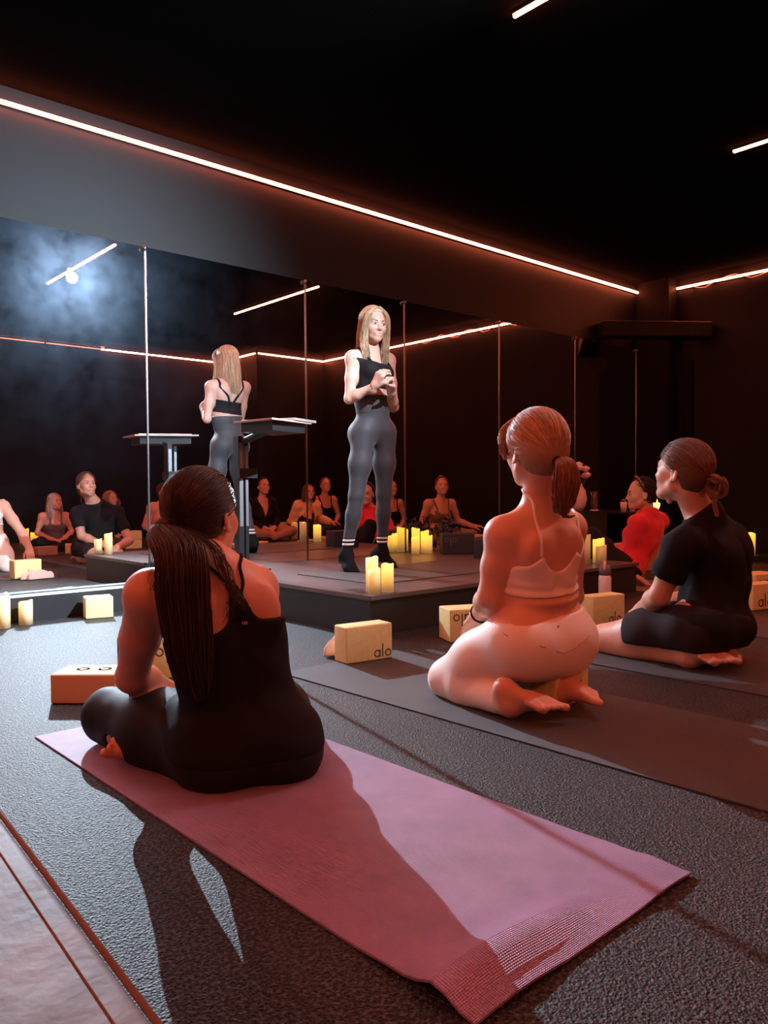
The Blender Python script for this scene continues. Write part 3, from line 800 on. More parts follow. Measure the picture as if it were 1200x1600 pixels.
class Shape:
    def __init__(s): s.p = []
    def cone(s, a, b, ra, rb, k=.02, g='body', sub=False):
        s.p.append(Prim('cone', g, k, sub, a=V3(a), b=V3(b), ra=ra, rb=rb)); return s
    def ball(s, c, r, k=.02, g='body', sub=False): return s.ell(c, (r, r, r), None, k, g, sub)
    def ell(s, c, r, R=None, k=.02, g='body', sub=False):
        s.p.append(Prim('ell', g, k, sub, c=V3(c), r=V3(r), R=np.eye(3) if R is None else np.asarray(R))); return s
    def sel(s, groups):
        o = Shape(); o.p = [q for q in s.p if q.g in groups]; return o
    def bounds(s, groups=None):
        P = [q for q in s.p if not q.sub and (groups is None or q.g in groups)]
        return np.min([q.lo for q in P], 0), np.max([q.hi for q in P], 0)
    def value(s, P, groups=None):
        P = np.atleast_2d(P); X, Y, Z = P.T; d = np.full(len(P), 1.0)
        for q in s.p:
            if groups is None or q.g in groups: d = comb(d, q.d(X, Y, Z), q.k, q.sub)
        return d
    def snap(s, p, off=0.0, groups=None, it=6):
        p = V3(p).copy()
        for _ in range(it):
            e = 1e-3
            q = np.array([p, p+[e, 0, 0], p+[0, e, 0], p+[0, 0, e]])
            v = s.value(q, groups); g = unit((v[1:]-v[0])/e)
            p -= g*(v[0]-off)
        return p

def comb(d, e, k, sub):
    if sub:
        e = -e; h = np.clip(k-np.abs(d-e), 0, None)/max(k, 1e-6); return np.maximum(d, e)+h*h*k*.25
    h = np.clip(k-np.abs(d-e), 0, None)/max(k, 1e-6); return np.minimum(d, e)-h*h*k*.25

FLOOR = [-9.0]
class Grid:
    def __init__(s, lo, hi, v):
        s.lo = np.asarray(lo, float); s.v = v
        n = np.maximum(4, np.ceil((np.asarray(hi)-s.lo)/v).astype(int)+1)
        s.n = n
        s.ax = [s.lo[i]+v*np.arange(n[i]) for i in range(3)]
    def xyz(s, sl=(slice(None),)*3):
        return (s.ax[0][sl[0]][:, None, None], s.ax[1][sl[1]][None, :, None], s.ax[2][sl[2]][None, None, :])
    def eval(s, shape, groups=None):
        D = np.full(tuple(s.n), 0.5, np.float32)
        for q in shape.p:
            if groups is not None and q.g not in groups: continue
            m = q.k+s.v*2.5+0.012
            i0 = np.clip(np.floor((q.lo-m-s.lo)/s.v).astype(int), 0, s.n); i1 = np.clip(np.ceil((q.hi+m-s.lo)/s.v).astype(int)+1, 0, s.n)
            if (i1 <= i0).any(): continue
            sl = tuple(slice(a, b) for a, b in zip(i0, i1))
            D[sl] = comb(D[sl], q.d(*s.xyz(sl)), q.k, q.sub)
        if s.lo[2] < FLOOR[0]: D = np.maximum(D, (FLOOR[0]-s.ax[2])[None, None, :]).astype(np.float32)
        return D

def surface_net(D, lo, v):
    ins = D < 0
    c = ins[:-1, :-1, :-1].astype(np.int8)
    for dx in (0, 1):
        for dy in (0, 1):
            for dz in (0, 1):
                if dx+dy+dz: c = c + ins[dx:D.shape[0]-1+dx, dy:D.shape[1]-1+dy, dz:D.shape[2]-1+dz]
    act = (c > 0) & (c < 8)
    I = np.argwhere(act)
    if len(I) == 0: return np.zeros((0, 3)), np.zeros((0, 4), int)
    acc = np.zeros((len(I), 3)); cnt = np.zeros(len(I))
    cor = [(a, b, e) for a in (0, 1) for b in (0, 1) for e in (0, 1)]
    val = {q: D[I[:, 0]+q[0], I[:, 1]+q[1], I[:, 2]+q[2]].astype(float) for q in cor}
    for p in cor:
        for a in range(3):
            if p[a] == 0:
                q = tuple(1 if i == a else p[i] for i in range(3))
                d0, d1 = val[p], val[q]; m = (d0 < 0) != (d1 < 0)
                t = np.where(m, d0/np.where(m, d0-d1, 1.0), 0)
                pt = np.array(p, float)[None, :].repeat(len(I), 0); pt[:, a] += t
                acc += pt*m[:, None]; cnt += m
    Vv = lo+v*(I+acc/np.maximum(cnt, 1)[:, None])
    idx = -np.ones(act.shape, np.int64); idx[tuple(I.T)] = np.arange(len(I))
    F = []
    for a in range(3):
        sl0 = [slice(None)]*3; sl1 = [slice(None)]*3
        sl0[a] = slice(0, -1); sl1[a] = slice(1, None)
        s0 = ins[tuple(sl0)]; s1 = ins[tuple(sl1)]
        E = np.argwhere(s0 != s1)
        b, c2 = (a+1) % 3, (a+2) % 3
        ok = (E[:, b] > 0) & (E[:, c2] > 0) & (E[:, b] < D.shape[b]-1) & (E[:, c2] < D.shape[c2]-1)
        E = E[ok]
        def cell(db, dc):
            q = E.copy(); q[:, b] -= db; q[:, c2] -= dc; return idx[tuple(q.T)]
        quad = np.stack([cell(1, 1), cell(0, 1), cell(0, 0), cell(1, 0)], 1)
        fl = ~s0[tuple(E.T)]
        quad[fl] = quad[fl][:, ::-1]
        F.append(quad)
    F = np.concatenate(F)
    F = F[(F >= 0).all(1)]
    return Vv, F

def relax(V, F, it=1, lam=0.5):
    for _ in range(it):
        acc = np.zeros_like(V); n = np.zeros(len(V))
        for i in range(4):
            a, b = F[:, i], F[:, (i+1) % 4]
            np.add.at(acc, a, V[b]); np.add.at(n, a, 1); np.add.at(acc, b, V[a]); np.add.at(n, b, 1)
        V = V+lam*(acc/np.maximum(n, 1)[:, None]-V)
    return V

def npmesh(name, parts, m, parent=None, smooth=True):
    """parts: list of (V,F) with equal face size; fast mesh creation"""
    V = np.concatenate([p[0] for p in parts]); off = 0; Fs = []
    for v, f in parts:
        Fs.append(np.asarray(f, np.int64)+off); off += len(v)
    n = Fs[0].shape[1]; F = np.concatenate(Fs)
    me = bpy.data.meshes.new(name)
    me.vertices.add(len(V)); me.vertices.foreach_set('co', V.astype(np.float32).ravel())
    me.loops.add(F.size); me.loops.foreach_set('vertex_index', F.astype(np.int32).ravel())
    me.polygons.add(len(F)); me.polygons.foreach_set('loop_start', np.arange(0, F.size, n, dtype=np.int32))
    me.polygons.foreach_set('loop_total', np.full(len(F), n, np.int32))
    me.update(calc_edges=True); me.validate()
    if smooth: me.polygons.foreach_set('use_smooth', [True]*len(me.polygons))
    o = bpy.data.objects.new(name, me); C.objects.link(o)
    if m: me.materials.append(m)
    if parent is not None: o.parent = parent
    return o

def tubes(paths, rad, n=4):
    """many tapered tubes, paths (N,K,3), rad (N,) or scalar -> V,F"""
    P = np.asarray(paths, float); N, K, _ = P.shape
    T = np.empty_like(P); T[:, 1:-1] = P[:, 2:]-P[:, :-2]; T[:, 0] = P[:, 1]-P[:, 0]; T[:, -1] = P[:, -1]-P[:, -2]
    T /= np.linalg.norm(T, axis=2, keepdims=True)+1e-9
    ref = np.array([0.31, 0.17, 0.93]); A = np.cross(T, ref); A /= np.linalg.norm(A, axis=2, keepdims=True)+1e-9
    B = np.cross(T, A)
    tp = np.sin(np.clip(np.linspace(0.12, 1.0, K), 0, 1)*PI*0.93)**0.35
    r = np.broadcast_to(np.asarray(rad, float).reshape(-1, 1), (N, 1))*tp[None, :]
    V = []
    for i in range(n):
        t = 2*PI*i/n
        V.append(P+(A*math.cos(t)+B*math.sin(t))*r[:, :, None])
    V = np.stack(V, 2).reshape(-1, 3)                      # N,K,n
    base = (np.arange(N)[:, None, None]*K+np.arange(K-1)[None, :, None])*n
    i = np.arange(n)[None, None, :]; j = (i+1) % n
    F = np.stack([base+i, base+n+i, base+n+j, base+j], -1).reshape(-1, 4)
    return V, F

# ---- anatomy -------------------------------------------------------------
def add_head(sh, c, fwd, up, s=1.0, male=False, g='head'):
    R = frame(fwd, up)
    P = lambda x, y, z: c+R @ (V3(x, y, z)*s)
    sh.ell(P(0, -.014, .034), V3(.076, .095, .086)*s, R, .02, g)
    sh.ell(P(0, .022, -.022), V3(.062, .068, .088)*s, R, .025, g)
    j = .004 if male else 0
    for q in (-1, 1):
        sh.cone(P(q*(.050+j), .005, -.060), P(q*.014, .068, -.092-j), .016*s, .014*s, .03, g)
        sh.ball(P(q*.036, .058, -.026), .024*s, .03, g)
    sh.ball(P(0, .072, -.094-j), (.015+j)*s, .022, g)
    sh.cone(P(-.030, .073, .020), P(.030, .073, .020), (.013+j*.7)*s, (.013+j*.7)*s, .02, g)
    for q in (-1, 1):
        sh.ball(P(q*.031, .094, .001), .0135*s, .014, g, sub=True)
        sh.ell(P(q*.031, .0755, .001), V3(.0165, .0125, .0115)*s, R, .004, g)
    sh.cone(P(0, .083, .008), P(0, .1045, -.029), .0072*s, .0095*s, .010, g)
    for q in (-1, 1): sh.ball(P(q*.0105, .0945, -.033), .0072*s, .007, g)
    sh.ell(P(0, .080, -.060), V3(.026, .014, .018)*s, R, .015, g)
    sh.cone(P(-.017, .0865, -.0575), P(.017, .0865, -.0575), .0052*s, .0052*s, .006, g)
    sh.cone(P(-.014, .0865, -.0675), P(.014, .0865, -.0675), .0060*s, .0060*s, .006, g)
    sh.cone(P(-.021, .092, -.0625), P(.021, .092, -.0625), .0022*s, .0022*s, .004, g, sub=True)
    for q in (-1, 1):
        Re = R @ np.array([[math.cos(q*.35), -math.sin(q*.35), 0], [math.sin(q*.35), math.cos(q*.35), 0], [0, 0, 1]])
        sh.ell(P(q*.0795, -.012, -.010), V3(.0065, .019, .031)*s, Re, .006, g)
        sh.ell(P(q*.087, -.008, -.008), V3(.006, .010, .018)*s, Re, .006, g, sub=True)
        sh.ball(P(q*.077, -.004, -.034), .008*s, .006, g)
    return R, P

def add_hand(sh, wr, d, n, side, curl=.5, s=1.0, g='hand', spread=.12, thumb=.7):
    """d towards the fingers, n = palm-facing normal, side=+1 puts the thumb on +cross(d,n)"""
    d = unit(d); n = unit(np.asarray(n, float)-d*np.dot(n, d)); t = np.cross(d, n)*side
    s = s*1.0
    K = wr+d*.088*s
    sh.cone(wr-d*.03*s, wr+d*.012*s, .026*s, .025*s, .02, g)
    for i, x in enumerate((.027, .009, -.009, -.026)):
        b = wr+d*(.086-.006*abs(i-1))*s+t*x*s
        sh.cone(wr+d*.012*s+t*x*.6*s, b, .0155*s, .0125*s, .016, g)
        L = (.072, .080, .074, .058)[i]*s
        q = b; dd = unit(d+t*(1.5-i)*spread*.6)
        ang = 0
        rr = (.0088, .0090, .0086, .0076)[i]*s
        for k, f in enumerate((.46, .31, .23)):
            ang += curl*(.75, .85, .6)[k]
            e = q+(dd*math.cos(ang)+n*math.sin(ang))*L*f
            sh.cone(q, e, rr*(1-.08*k), rr*(1-.08*(k+1)), .004, g); q = e
    b = wr+d*.02*s+t*.020*s+n*.006*s
    m = b+unit(d*.7+t*.65+n*.35)*.042*s
    sh.cone(b, m, .016*s, .0125*s, .014, g)
    e = m+unit(d*.9+t*(.35-.5*thumb*.5)+n*(.3+.5*curl))*.032*s
    sh.cone(m, e, .0110*s, .0098*s, .005, g)
    e2 = e+unit(d*.9-t*.15*thumb+n*(.3+.6*curl))*.025*s
    sh.cone(e, e2, .0098*s, .0080*s, .004, g)

def add_foot(sh, ank, toe, sole, s=1.0, g='foot', side=1):
    """ank ankle joint, toe = direction heel->toes, sole = direction the sole faces, side=+1: big toe on +cross(toe,sole)"""
    d = unit(toe); n = unit(np.asarray(sole, float)-d*np.dot(sole, d)); t = np.cross(d, n)*side
    P = lambda x, y, z: ank+(d*x+t*y+n*z)*s
    sh.ball(P(-.035, 0, .040), .030*s, .03, g)
    sh.cone(P(0, 0, .0), P(-.03, 0, .035), .036*s, .03*s, .03, g)
    sh.ball(P(.002, .030, .004), .013*s, .012, g); sh.ball(P(-.004, -.030, .010), .013*s, .012, g)
    sh.cone(P(0, .004, .012), P(.075, .010, .042), .036*s, .024*s, .03, g)
    sh.cone(P(-.02, -.006, .045), P(.10, -.022, .054), .022*s, .017*s, .022, g)
    sh.cone(P(.05, .012, .042), P(.118, .022, .052), .022*s, .018*s, .02, g)
    for i in range(5):
        y = .030-.0165*i
        b = P(.112-.009*i, y, .055)
        L = (.045, .036, .032, .028, .024)[i]; r = (.0125, .0092, .0088, .0084, .0082)[i]
        m = b+(d*L*.6+n*.0)*s; e = b+(d*L+n*.007)*s
        sh.cone(b-d*.02*s, m, r*s, r*.95*s, .008, g); sh.cone(m, e, r*.95*s, r*s, .003, g)

def body_shape(J, W=1.0, male=False, fem=1.0, hands=None, feet=None, heads=1.0, soft=0.0, limb=1.0, belly=0.0, lw=1.0, aw=1.0, hipw=1.0, waistw=1.0):
    """J: dict of joints.  Returns Shape, torso frame (R columns right,fwd,up), pelvis"""
    sh = Shape()
    pel, neck = J['pelvis'], J['neck']; ch = J['chest']
    shL, shR = J['shL'], J['shR']
    Rr = unit(shR-shL); U2 = unit(neck-ch); F2 = unit(np.cross(U2, Rr)); Rc = np.stack([unit(np.cross(F2, U2)), F2, U2], 1)
    Ru = unit(J['hipR']-J['hipL']); U1 = unit(ch-pel); F1 = unit(np.cross(U1, Ru)); Rp = np.stack([unit(np.cross(F1, U1)), F1, U1], 1)
    w = W
    sw = .5*np.linalg.norm(shR-shL)
    # pelvis, abdomen, ribs
    sh.ell(pel+Rp @ V3(0, -.01, .01), V3(.150*w*hipw, .112*w*hipw, .105), Rp, .05, 'torso')
    for h in ('hipL', 'hipR'):
        sh.ball(J[h]+Rp @ V3(0, -.045*w, -.005), .094*w*(1+soft*.05)*hipw, .035, 'torso')
    mid = (pel+ch)*.5
    Rm = Rc*.5+Rp*.5; Rm = frame(Rm[:, 1], Rm[:, 2])
    sh.ell(mid+Rm @ V3(0, 0.0+belly*.02, 0), V3((.118+.02*soft)*w*waistw, (.092+belly*.03)*w, .14), Rm, .06, 'torso')
    sh.ell(ch+Rc @ V3(0, .0, -.01), V3(.138*w, .100*w, .155), Rc, .05, 'torso')
    sh.ell(ch+Rc @ V3(0, -.005, .08), V3(.130*w, .082*w, .09), Rc, .05, 'torso')
    # shoulder girdle
    nb = neck
    for a, sd in ((shL, -1), (shR, 1)):
        sh.ball(a, .052*w*limb, .035, 'torso')
        sh.cone(nb+Rc @ V3(sd*.02, -.015, -.015), a+Rc @ V3(-sd*.02, -.012, .012), .040*w, .038*w, .045, 'torso')
        sh.ell(ch+Rc @ V3(sd*.078*w, -.072*w, .045), V3(.045, .022, .062), Rc, .035, 'torso')   # shoulder blade
    if not male:
        for sd in (-1, 1): sh.ell(ch+Rc @ V3(sd*.066*w, .072*w, -.005), V3(.056, .052, .055)*fem, Rc, .03, 'torso')
    else:
        for sd in (-1, 1): sh.ell(ch+Rc @ V3(sd*.062*w, .068*w, .03), V3(.065, .035, .05), Rc, .04, 'torso')
    # spine furrow
    back = lambda R, c, z, y: c+R @ V3(0, y, z)
    sh.cone(back(Rc, ch, .10, -.108*w), back(Rc, ch, -.06, -.112*w), .010, .012, .035, 'torso', sub=True)
    sh.cone(back(Rc, ch, -.06, -.112*w), back(Rm, mid, -.02, -.108*w), .012, .014, .035, 'torso', sub=True)
    # neck
    hc = J['head']
    hR = frame(J['hfwd'], J.get('hup', V3(0, 0, 1)))
    nr = .058 if male else .050
    skull = hc+hR @ V3(0, -.030, -.055)*heads
    sh.cone(nb+Rc @ V3(0, .004, -.03), skull, nr*1.08, nr, .035, 'torso')
    if male: sh.ball(hc+hR @ V3(0, .035, -.125)*heads, .012, .02, 'torso')
    add_head(sh, hc, J['hfwd'], J.get('hup', V3(0, 0, 1)), heads, male)
    # legs
    for q, sd in (('L', -1), ('R', 1)):
        h, k, a = J['hip'+q], J['kn'+q], J['an'+q]
        l = w*limb*lw
        sh.cone(h, h+(k-h)*.5, .092*l, .078*l, .05, 'leg'); sh.cone(h+(k-h)*.5, k, .078*l, .057*l, .05, 'leg')
        sh.cone(k, k+(a-k)*.32, .052*l, .053*l, .03, 'leg'); sh.cone(k+(a-k)*.32, a, .052*l, .033*l, .025, 'leg')
        bk = unit(np.cross(np.cross(k-h, a-k), a-k)) if np.linalg.norm(np.cross(unit(k-h), unit(a-k))) > .15 else F1
        sh.cone(k+(a-k)*.18-bk*.018, k+(a-k)*.42-bk*.012, .036*l, .036*l, .03, 'leg')
        s_, e, wr = J['sh'+q], J['el'+q], J['wr'+q]
        l = w*limb*aw
        sh.cone(s_, s_+(e-s_)*.5, .047*l, .042*l, .03, 'arm'); sh.cone(s_+(e-s_)*.5, e, .042*l, .035*l, .02, 'arm')
        sh.cone(e, e+(wr-e)*.3, .036*l, .038*l, .02, 'fore'); sh.cone(e+(wr-e)*.3, wr, .038*l, .0245*l, .02, 'fore')
        sh.ball(e, .034*l, .01, 'fore')
        if J.get('toe'+q) is not None:
            add_foot(sh, a, J['toe'+q], J['sole'+q], J.get('fs', 1.0), 'foot'+q, J.get('big'+q, 1))
        if J.get('hd'+q) is not None:
            add_hand(sh, wr, J['hd'+q], J['hn'+q], J.get('th'+q, 1), J.get('curl'+q, .5), J.get('hs', 1.0), 'hand'+q)
    return sh, Rc, Rp, mid

GB = {'torso', 'leg', 'arm', 'fore'}
def skin_mesh(sh, m, vb=.008, vh=.004, vx=.005, name='person', J=None, zoff=None):
    allg = {q.g for q in sh.p}
    parts = []
    lo, hi = sh.bounds(GB); g = Grid(lo-.02, hi+.02, vb)
    parts.append(surface_net(g.eval(sh, GB), g.lo, vb))
    def fine(groups, v, pad=.012, extra=GB):
        lo, hi = sh.bounds(groups); g = Grid(lo-pad, hi+pad, v)
        return surface_net(g.eval(sh, set(groups) | extra), g.lo, v)
    parts.append(fine({'head'}, vh))
    for q in sorted(allg):
        if q.startswith('hand'): parts.append(fine({q}, vx, extra=({'fore'})))
        if q.startswith('foot'): parts.append(fine({q}, vx, extra=({'leg'})))
    return npmesh(name, parts, m)

def garment(name, sh, groups, off, region, v, m, parent, disp=None, box=None):
    """closed shell around the chosen groups, cut by region(X,Y,Z)<0"""
    lo, hi = sh.bounds(groups)
    if box is not None: lo = np.maximum(lo, box[0]); hi = np.minimum(hi, box[1])
    g = Grid(lo-.03-off, hi+.03+off, v)
    D = g.eval(sh, groups)
    X, Y, Z = g.xyz()
    o = off+(disp(X, Y, Z) if disp is not None else 0)
    D = D-o
    D = np.maximum(D, FLOOR[0]-Z)
    if region is not None:
        r = region(X, Y, Z).astype(np.float32) if hasattr(region(X, Y, Z), 'astype') else region(X, Y, Z)
        k = .004; h = np.clip(k-np.abs(D-r), 0, None)/k; D = np.maximum(D, r)+h*h*k*.25
    V, F = surface_net(D.astype(np.float32), g.lo, v)
    if len(V) == 0: print('empty garment', name); return None
    return npmesh(name, [(V, F)], m, parent)

def plane(p, n):
    """negative on the side the normal points away from"""
    p = V3(p); n = unit(n); return lambda X, Y, Z: (X-p[0])*n[0]+(Y-p[1])*n[1]+(Z-p[2])*n[2]
def both(*f):
    def g(X, Y, Z):
        r = f[0](X, Y, Z)
        for h in f[1:]: r = np.maximum(r, h(X, Y, Z))
        return r
    return g
def anyof(*f):
    def g(X, Y, Z):
        r = f[0](X, Y, Z)
        for h in f[1:]: r = np.minimum(r, h(X, Y, Z))
        return r
    return g
def near(a, b, r):
    q = Prim('cone', '', 0, False, a=V3(a), b=V3(b), ra=r, rb=r); return lambda X, Y, Z: q.d(X, Y, Z)
def notnear(a, b, r):
    f = near(a, b, r); return lambda X, Y, Z: -f(X, Y, Z)
def cuff(J, q, t, r=.085):
    """cuts a sleeve at fraction t of the upper arm (t<1) or forearm (t>1) and nothing else"""
    s_, e, w_ = J['sh'+q], J['el'+q], J['wr'+q]
    if t < 1:
        p, n = s_+(e-s_)*t, e-s_
        a = near(p, e, r); b = near(e, w_, r); pl = plane(p, n); cutoff = lambda X, Y, Z: np.maximum(-pl(X, Y, Z), a(X, Y, Z))
        return lambda X, Y, Z: -np.minimum(cutoff(X, Y, Z), b(X, Y, Z))
    p, n = e+(w_-e)*(t-1), w_-e
    pl = plane(p, n); b = near(p, w_, r*.8)
    return lambda X, Y, Z: -np.maximum(-pl(X, Y, Z), b(X, Y, Z))
def waist(J, Rp, top, r=.23):
    """trousers: cut above the waist only"""
    pl = plane(J['pelvis']+Rp @ V3(0, 0, top), Rp[:, 2]); b = near(J['pelvis']+Rp @ V3(0, 0, .05), J['chest'], r*.85)
    u = unit(J['neck']-J['chest']); p2 = plane(J['chest']+u*.05, u)
    return lambda X, Y, Z: np.maximum(-np.maximum(-pl(X, Y, Z), b(X, Y, Z)), p2(X, Y, Z))
def loc(R, c):
    """functions of the local right, forward, up coordinates"""
    def mk(fn):
        def g(X, Y, Z):
            x, y, z = X-c[0], Y-c[1], Z-c[2]
            return fn(x*R[0, 0]+y*R[1, 0]+z*R[2, 0], x*R[0, 1]+y*R[1, 1]+z*R[2, 1], x*R[0, 2]+y*R[1, 2]+z*R[2, 2])
        return g
    return mk
def folds(amp, sc, seed=0, dirv=(0.3, 0.2, 1.0)):
    a, b, c = [seed*1.7+i*2.1 for i in range(3)]; dx, dy, dz = dirv
    return lambda X, Y, Z: amp*(np.sin((X*dx+Y*dy+Z*dz)*sc+2.2*np.sin(X*11+a)+1.8*np.sin(Y*9+b)+1.5*np.sin(Z*8+c))*.6+np.sin(X*27+a+2*np.sin(Z*13+b))*np.sin(Y*24+c)*.4)

def strap(name, sh, pts, r, m, parent, off=.002, groups=None, n=10, flat=.45):
    P = []
    pts = [V3(p) for p in pts]
    for i in range(len(pts)-1):
        for t in np.linspace(0, 1, n, endpoint=(i == len(pts)-2)):
            P.append(pts[i]*(1-t)+pts[i+1]*t)
    P = [sh.snap(p, off, groups or GB) for p in P]
    for _ in range(3): P = [P[0]]+[(P[i-1]+2*P[i]+P[i+1])/4 for i in range(1, len(P)-1)]+[P[-1]]
    return MB().tube(P, r, 8).put(name, m, parent, True)

# ---- hair ----------------------------------------------------------------
CR = V3(.076, .095, .086); CC = V3(0, -.014, .034)
def scalp(dirs, k=1.0, s=1.0):
    """points on the (scaled) cranium in head coordinates"""
    d = np.asarray(dirs, float); d = d/np.linalg.norm(d, axis=-1, keepdims=True)
    t = 1/np.sqrt(((d/(CR*k))**2).sum(-1, keepdims=True)); return (CC+d*t)*s

def cap_hair(c, R, s, m, parent, v=.004, thick=.012, line=.052, back=-.075, sides=.30, groove=.0008, gdir=None, name='hair', bulge=0.0):
    """close-fitting hair volume: cranium offset, cut along a hairline.  In head coordinates: y forward, z up"""
    sh = Shape(); P = lambda x, y, z: c+R @ (V3(x, y, z)*s)
    sh.ell(P(*CC), (CR+thick)*s, R, .02, 'h')
    sh.ell(P(0, -.045, -.012), V3(.066+thick*.6, .058+thick*.5+bulge, .072)*s, R, .03, 'h')
    L = loc(R, c)
    tie = gdir if gdir is not None else V3(0, -.10, -.03)
    def reg(x, y, z):
        x, y, z = x/s, y/s, z/s
        # hairline: forehead plane, temples, above and behind the ears, nape
        f = (y*.80-z*.62)-(line-.030)+0.9*np.clip(np.abs(x)-.045, 0, None)
        f2 = (y+.001)+ (0.030-z)*sides*1.3          # in front of the ears only above
        low = back-z+.0*x
        f3 = np.maximum(y+.028, .012-z)              # around the ears
        return np.maximum(np.maximum(f, np.minimum(f3, f2)), low)*s*.9
    lo, hi = sh.bounds(); g = Grid(lo-.01, hi+.01, v); D = g.eval(sh); X, Y, Z = g.xyz()
    def gr(x, y, z):
        u = np.arctan2(x, z-tie[2]*s+.02+0*y); w_ = np.arctan2(x, -(y-tie[1]*s)+.15*s)
        return groove*(np.sin(u*46+6*np.sin(u*5))+.6*np.sin(u*97+w_*20))
    D = D+L(gr)(X, Y, Z)
    D = np.maximum(D, L(reg)(X, Y, Z))
    V, F = surface_net(D.astype(np.float32), g.lo, v)
    return npmesh(name, [(V, F)], capmat(m), parent)

def pulled_strands(c, R, s, tie, N, seed, k0=1.10, rad=.0011, loose=.006, fr_=0.0):
    """strands from the hairline over the scalp to the tie point (head coords)"""
    rs = np.random.RandomState(seed); K = 14
    tie = V3(tie)
    td = unit(tie-CC)
    out = []
    while len(out) < N:
        a = rs.uniform(-PI, PI); e = rs.uniform(-.95, 1.35)
        d = V3(math.sin(a)*math.cos(e), math.cos(a)*math.cos(e), math.sin(e))
        p = scalp(d, k0)
        x, y, z = p
        if (y*.8-z*.62) > .021+fr_: continue
        if z < .012 and y > -.025: continue
        if z < -.062 or (z < -.02 and y > -.045): continue
        out.append(d)
    D0 = np.array(out); T = np.linspace(0, 1, K)
    w = (D0[:, None, :]*(1-T)[None, :, None]+td[None, None, :]*T[None, :, None])
    P = scalp(w, 1.0)/1.0
    lift = k0*(1+rs.uniform(-.012, .02, (len(out), 1))+.02*np.sin(T*PI)[None, :]*rs.uniform(0, 1, (len(out), 1))*loose*60)
    P = CC+(P-CC)*lift[:, :, None]
    bl = np.clip((T-.75)/.25, 0, 1)[None, :, None]
    P = P*(1-bl)+tie*bl+rs.normal(0, .0035, (len(out), 1, 3))*bl
    P = P+rs.normal(0, .0005, P.shape)
    return tubes(c+(P*s) @ R.T, rad*rs.uniform(.6, 1.3, len(out)), 3)

def lock_strands(path, widths, N, seed, rad=.0012, wave=.004, flat=.6, K=None, spread_end=1.0, ends=.25):
    """bundle of strands along a path; widths = half width along the path"""
    rs = np.random.RandomState(seed)
    P = np.asarray(path, float); n = len(P); K = K or 22
    t = np.linspace(0, 1, K)*(n-1); i = np.clip(t.astype(int), 0, n-2); f = t-i
    # Catmull-Rom
    def g(j): return P[np.clip(j, 0, n-1)]
    p0, p1, p2, p3 = g(i-1), g(i), g(i+1), g(i+2); f_ = f[:, None]
    Q = .5*((2*p1)+(-p0+p2)*f_+(2*p0-5*p1+4*p2-p3)*f_**2+(-p0+3*p1-3*p2+p3)*f_**3)
    wd = np.interp(t, np.arange(n), widths)
    T = np.gradient(Q, axis=0); T /= np.linalg.norm(T, axis=1, keepdims=True)+1e-9
    A = np.cross(T, unit(V3(CAM[0]-Q[0][0], CAM[1]-Q[0][1], 0))) if False else np.cross(T, V3(.75, -.66, .02)); A /= np.linalg.norm(A, axis=1, keepdims=True)+1e-9
    B = np.cross(T, A)
    ang = rs.uniform(0, 2*PI, N); rr = np.sqrt(rs.uniform(0, 1, N)); u = rr*np.cos(ang); v = rr*np.sin(ang)
    ph = rs.uniform(0, 6, (N, 1)); fq = rs.uniform(3, 8, (N, 1)); tt = np.linspace(0, 1, K)[None, :]
    du = wave*np.sin(fq*tt*2+ph)*tt; dv = wave*np.cos(fq*tt*2.3+ph*2)*tt
    off = (u[:, None]*wd[None, :]+du)[:, :, None]*B[None]+(v[:, None]*wd[None, :]*flat+dv)[:, :, None]*A[None]
    S_ = Q[None]+off
    # uneven ends
    cut = 1-rs.uniform(0, ends, (N, 1)); kk = tt*cut*(K-1); i0 = np.clip(kk.astype(int), 0, K-2); ff = (kk-i0)[:, :, None]
    S2 = np.take_along_axis(S_, i0[:, :, None], 1)*(1-ff)+np.take_along_axis(S_, i0[:, :, None]+1, 1)*ff
    return tubes(S2, rad*rs.uniform(.5, 1.3, N), 3)

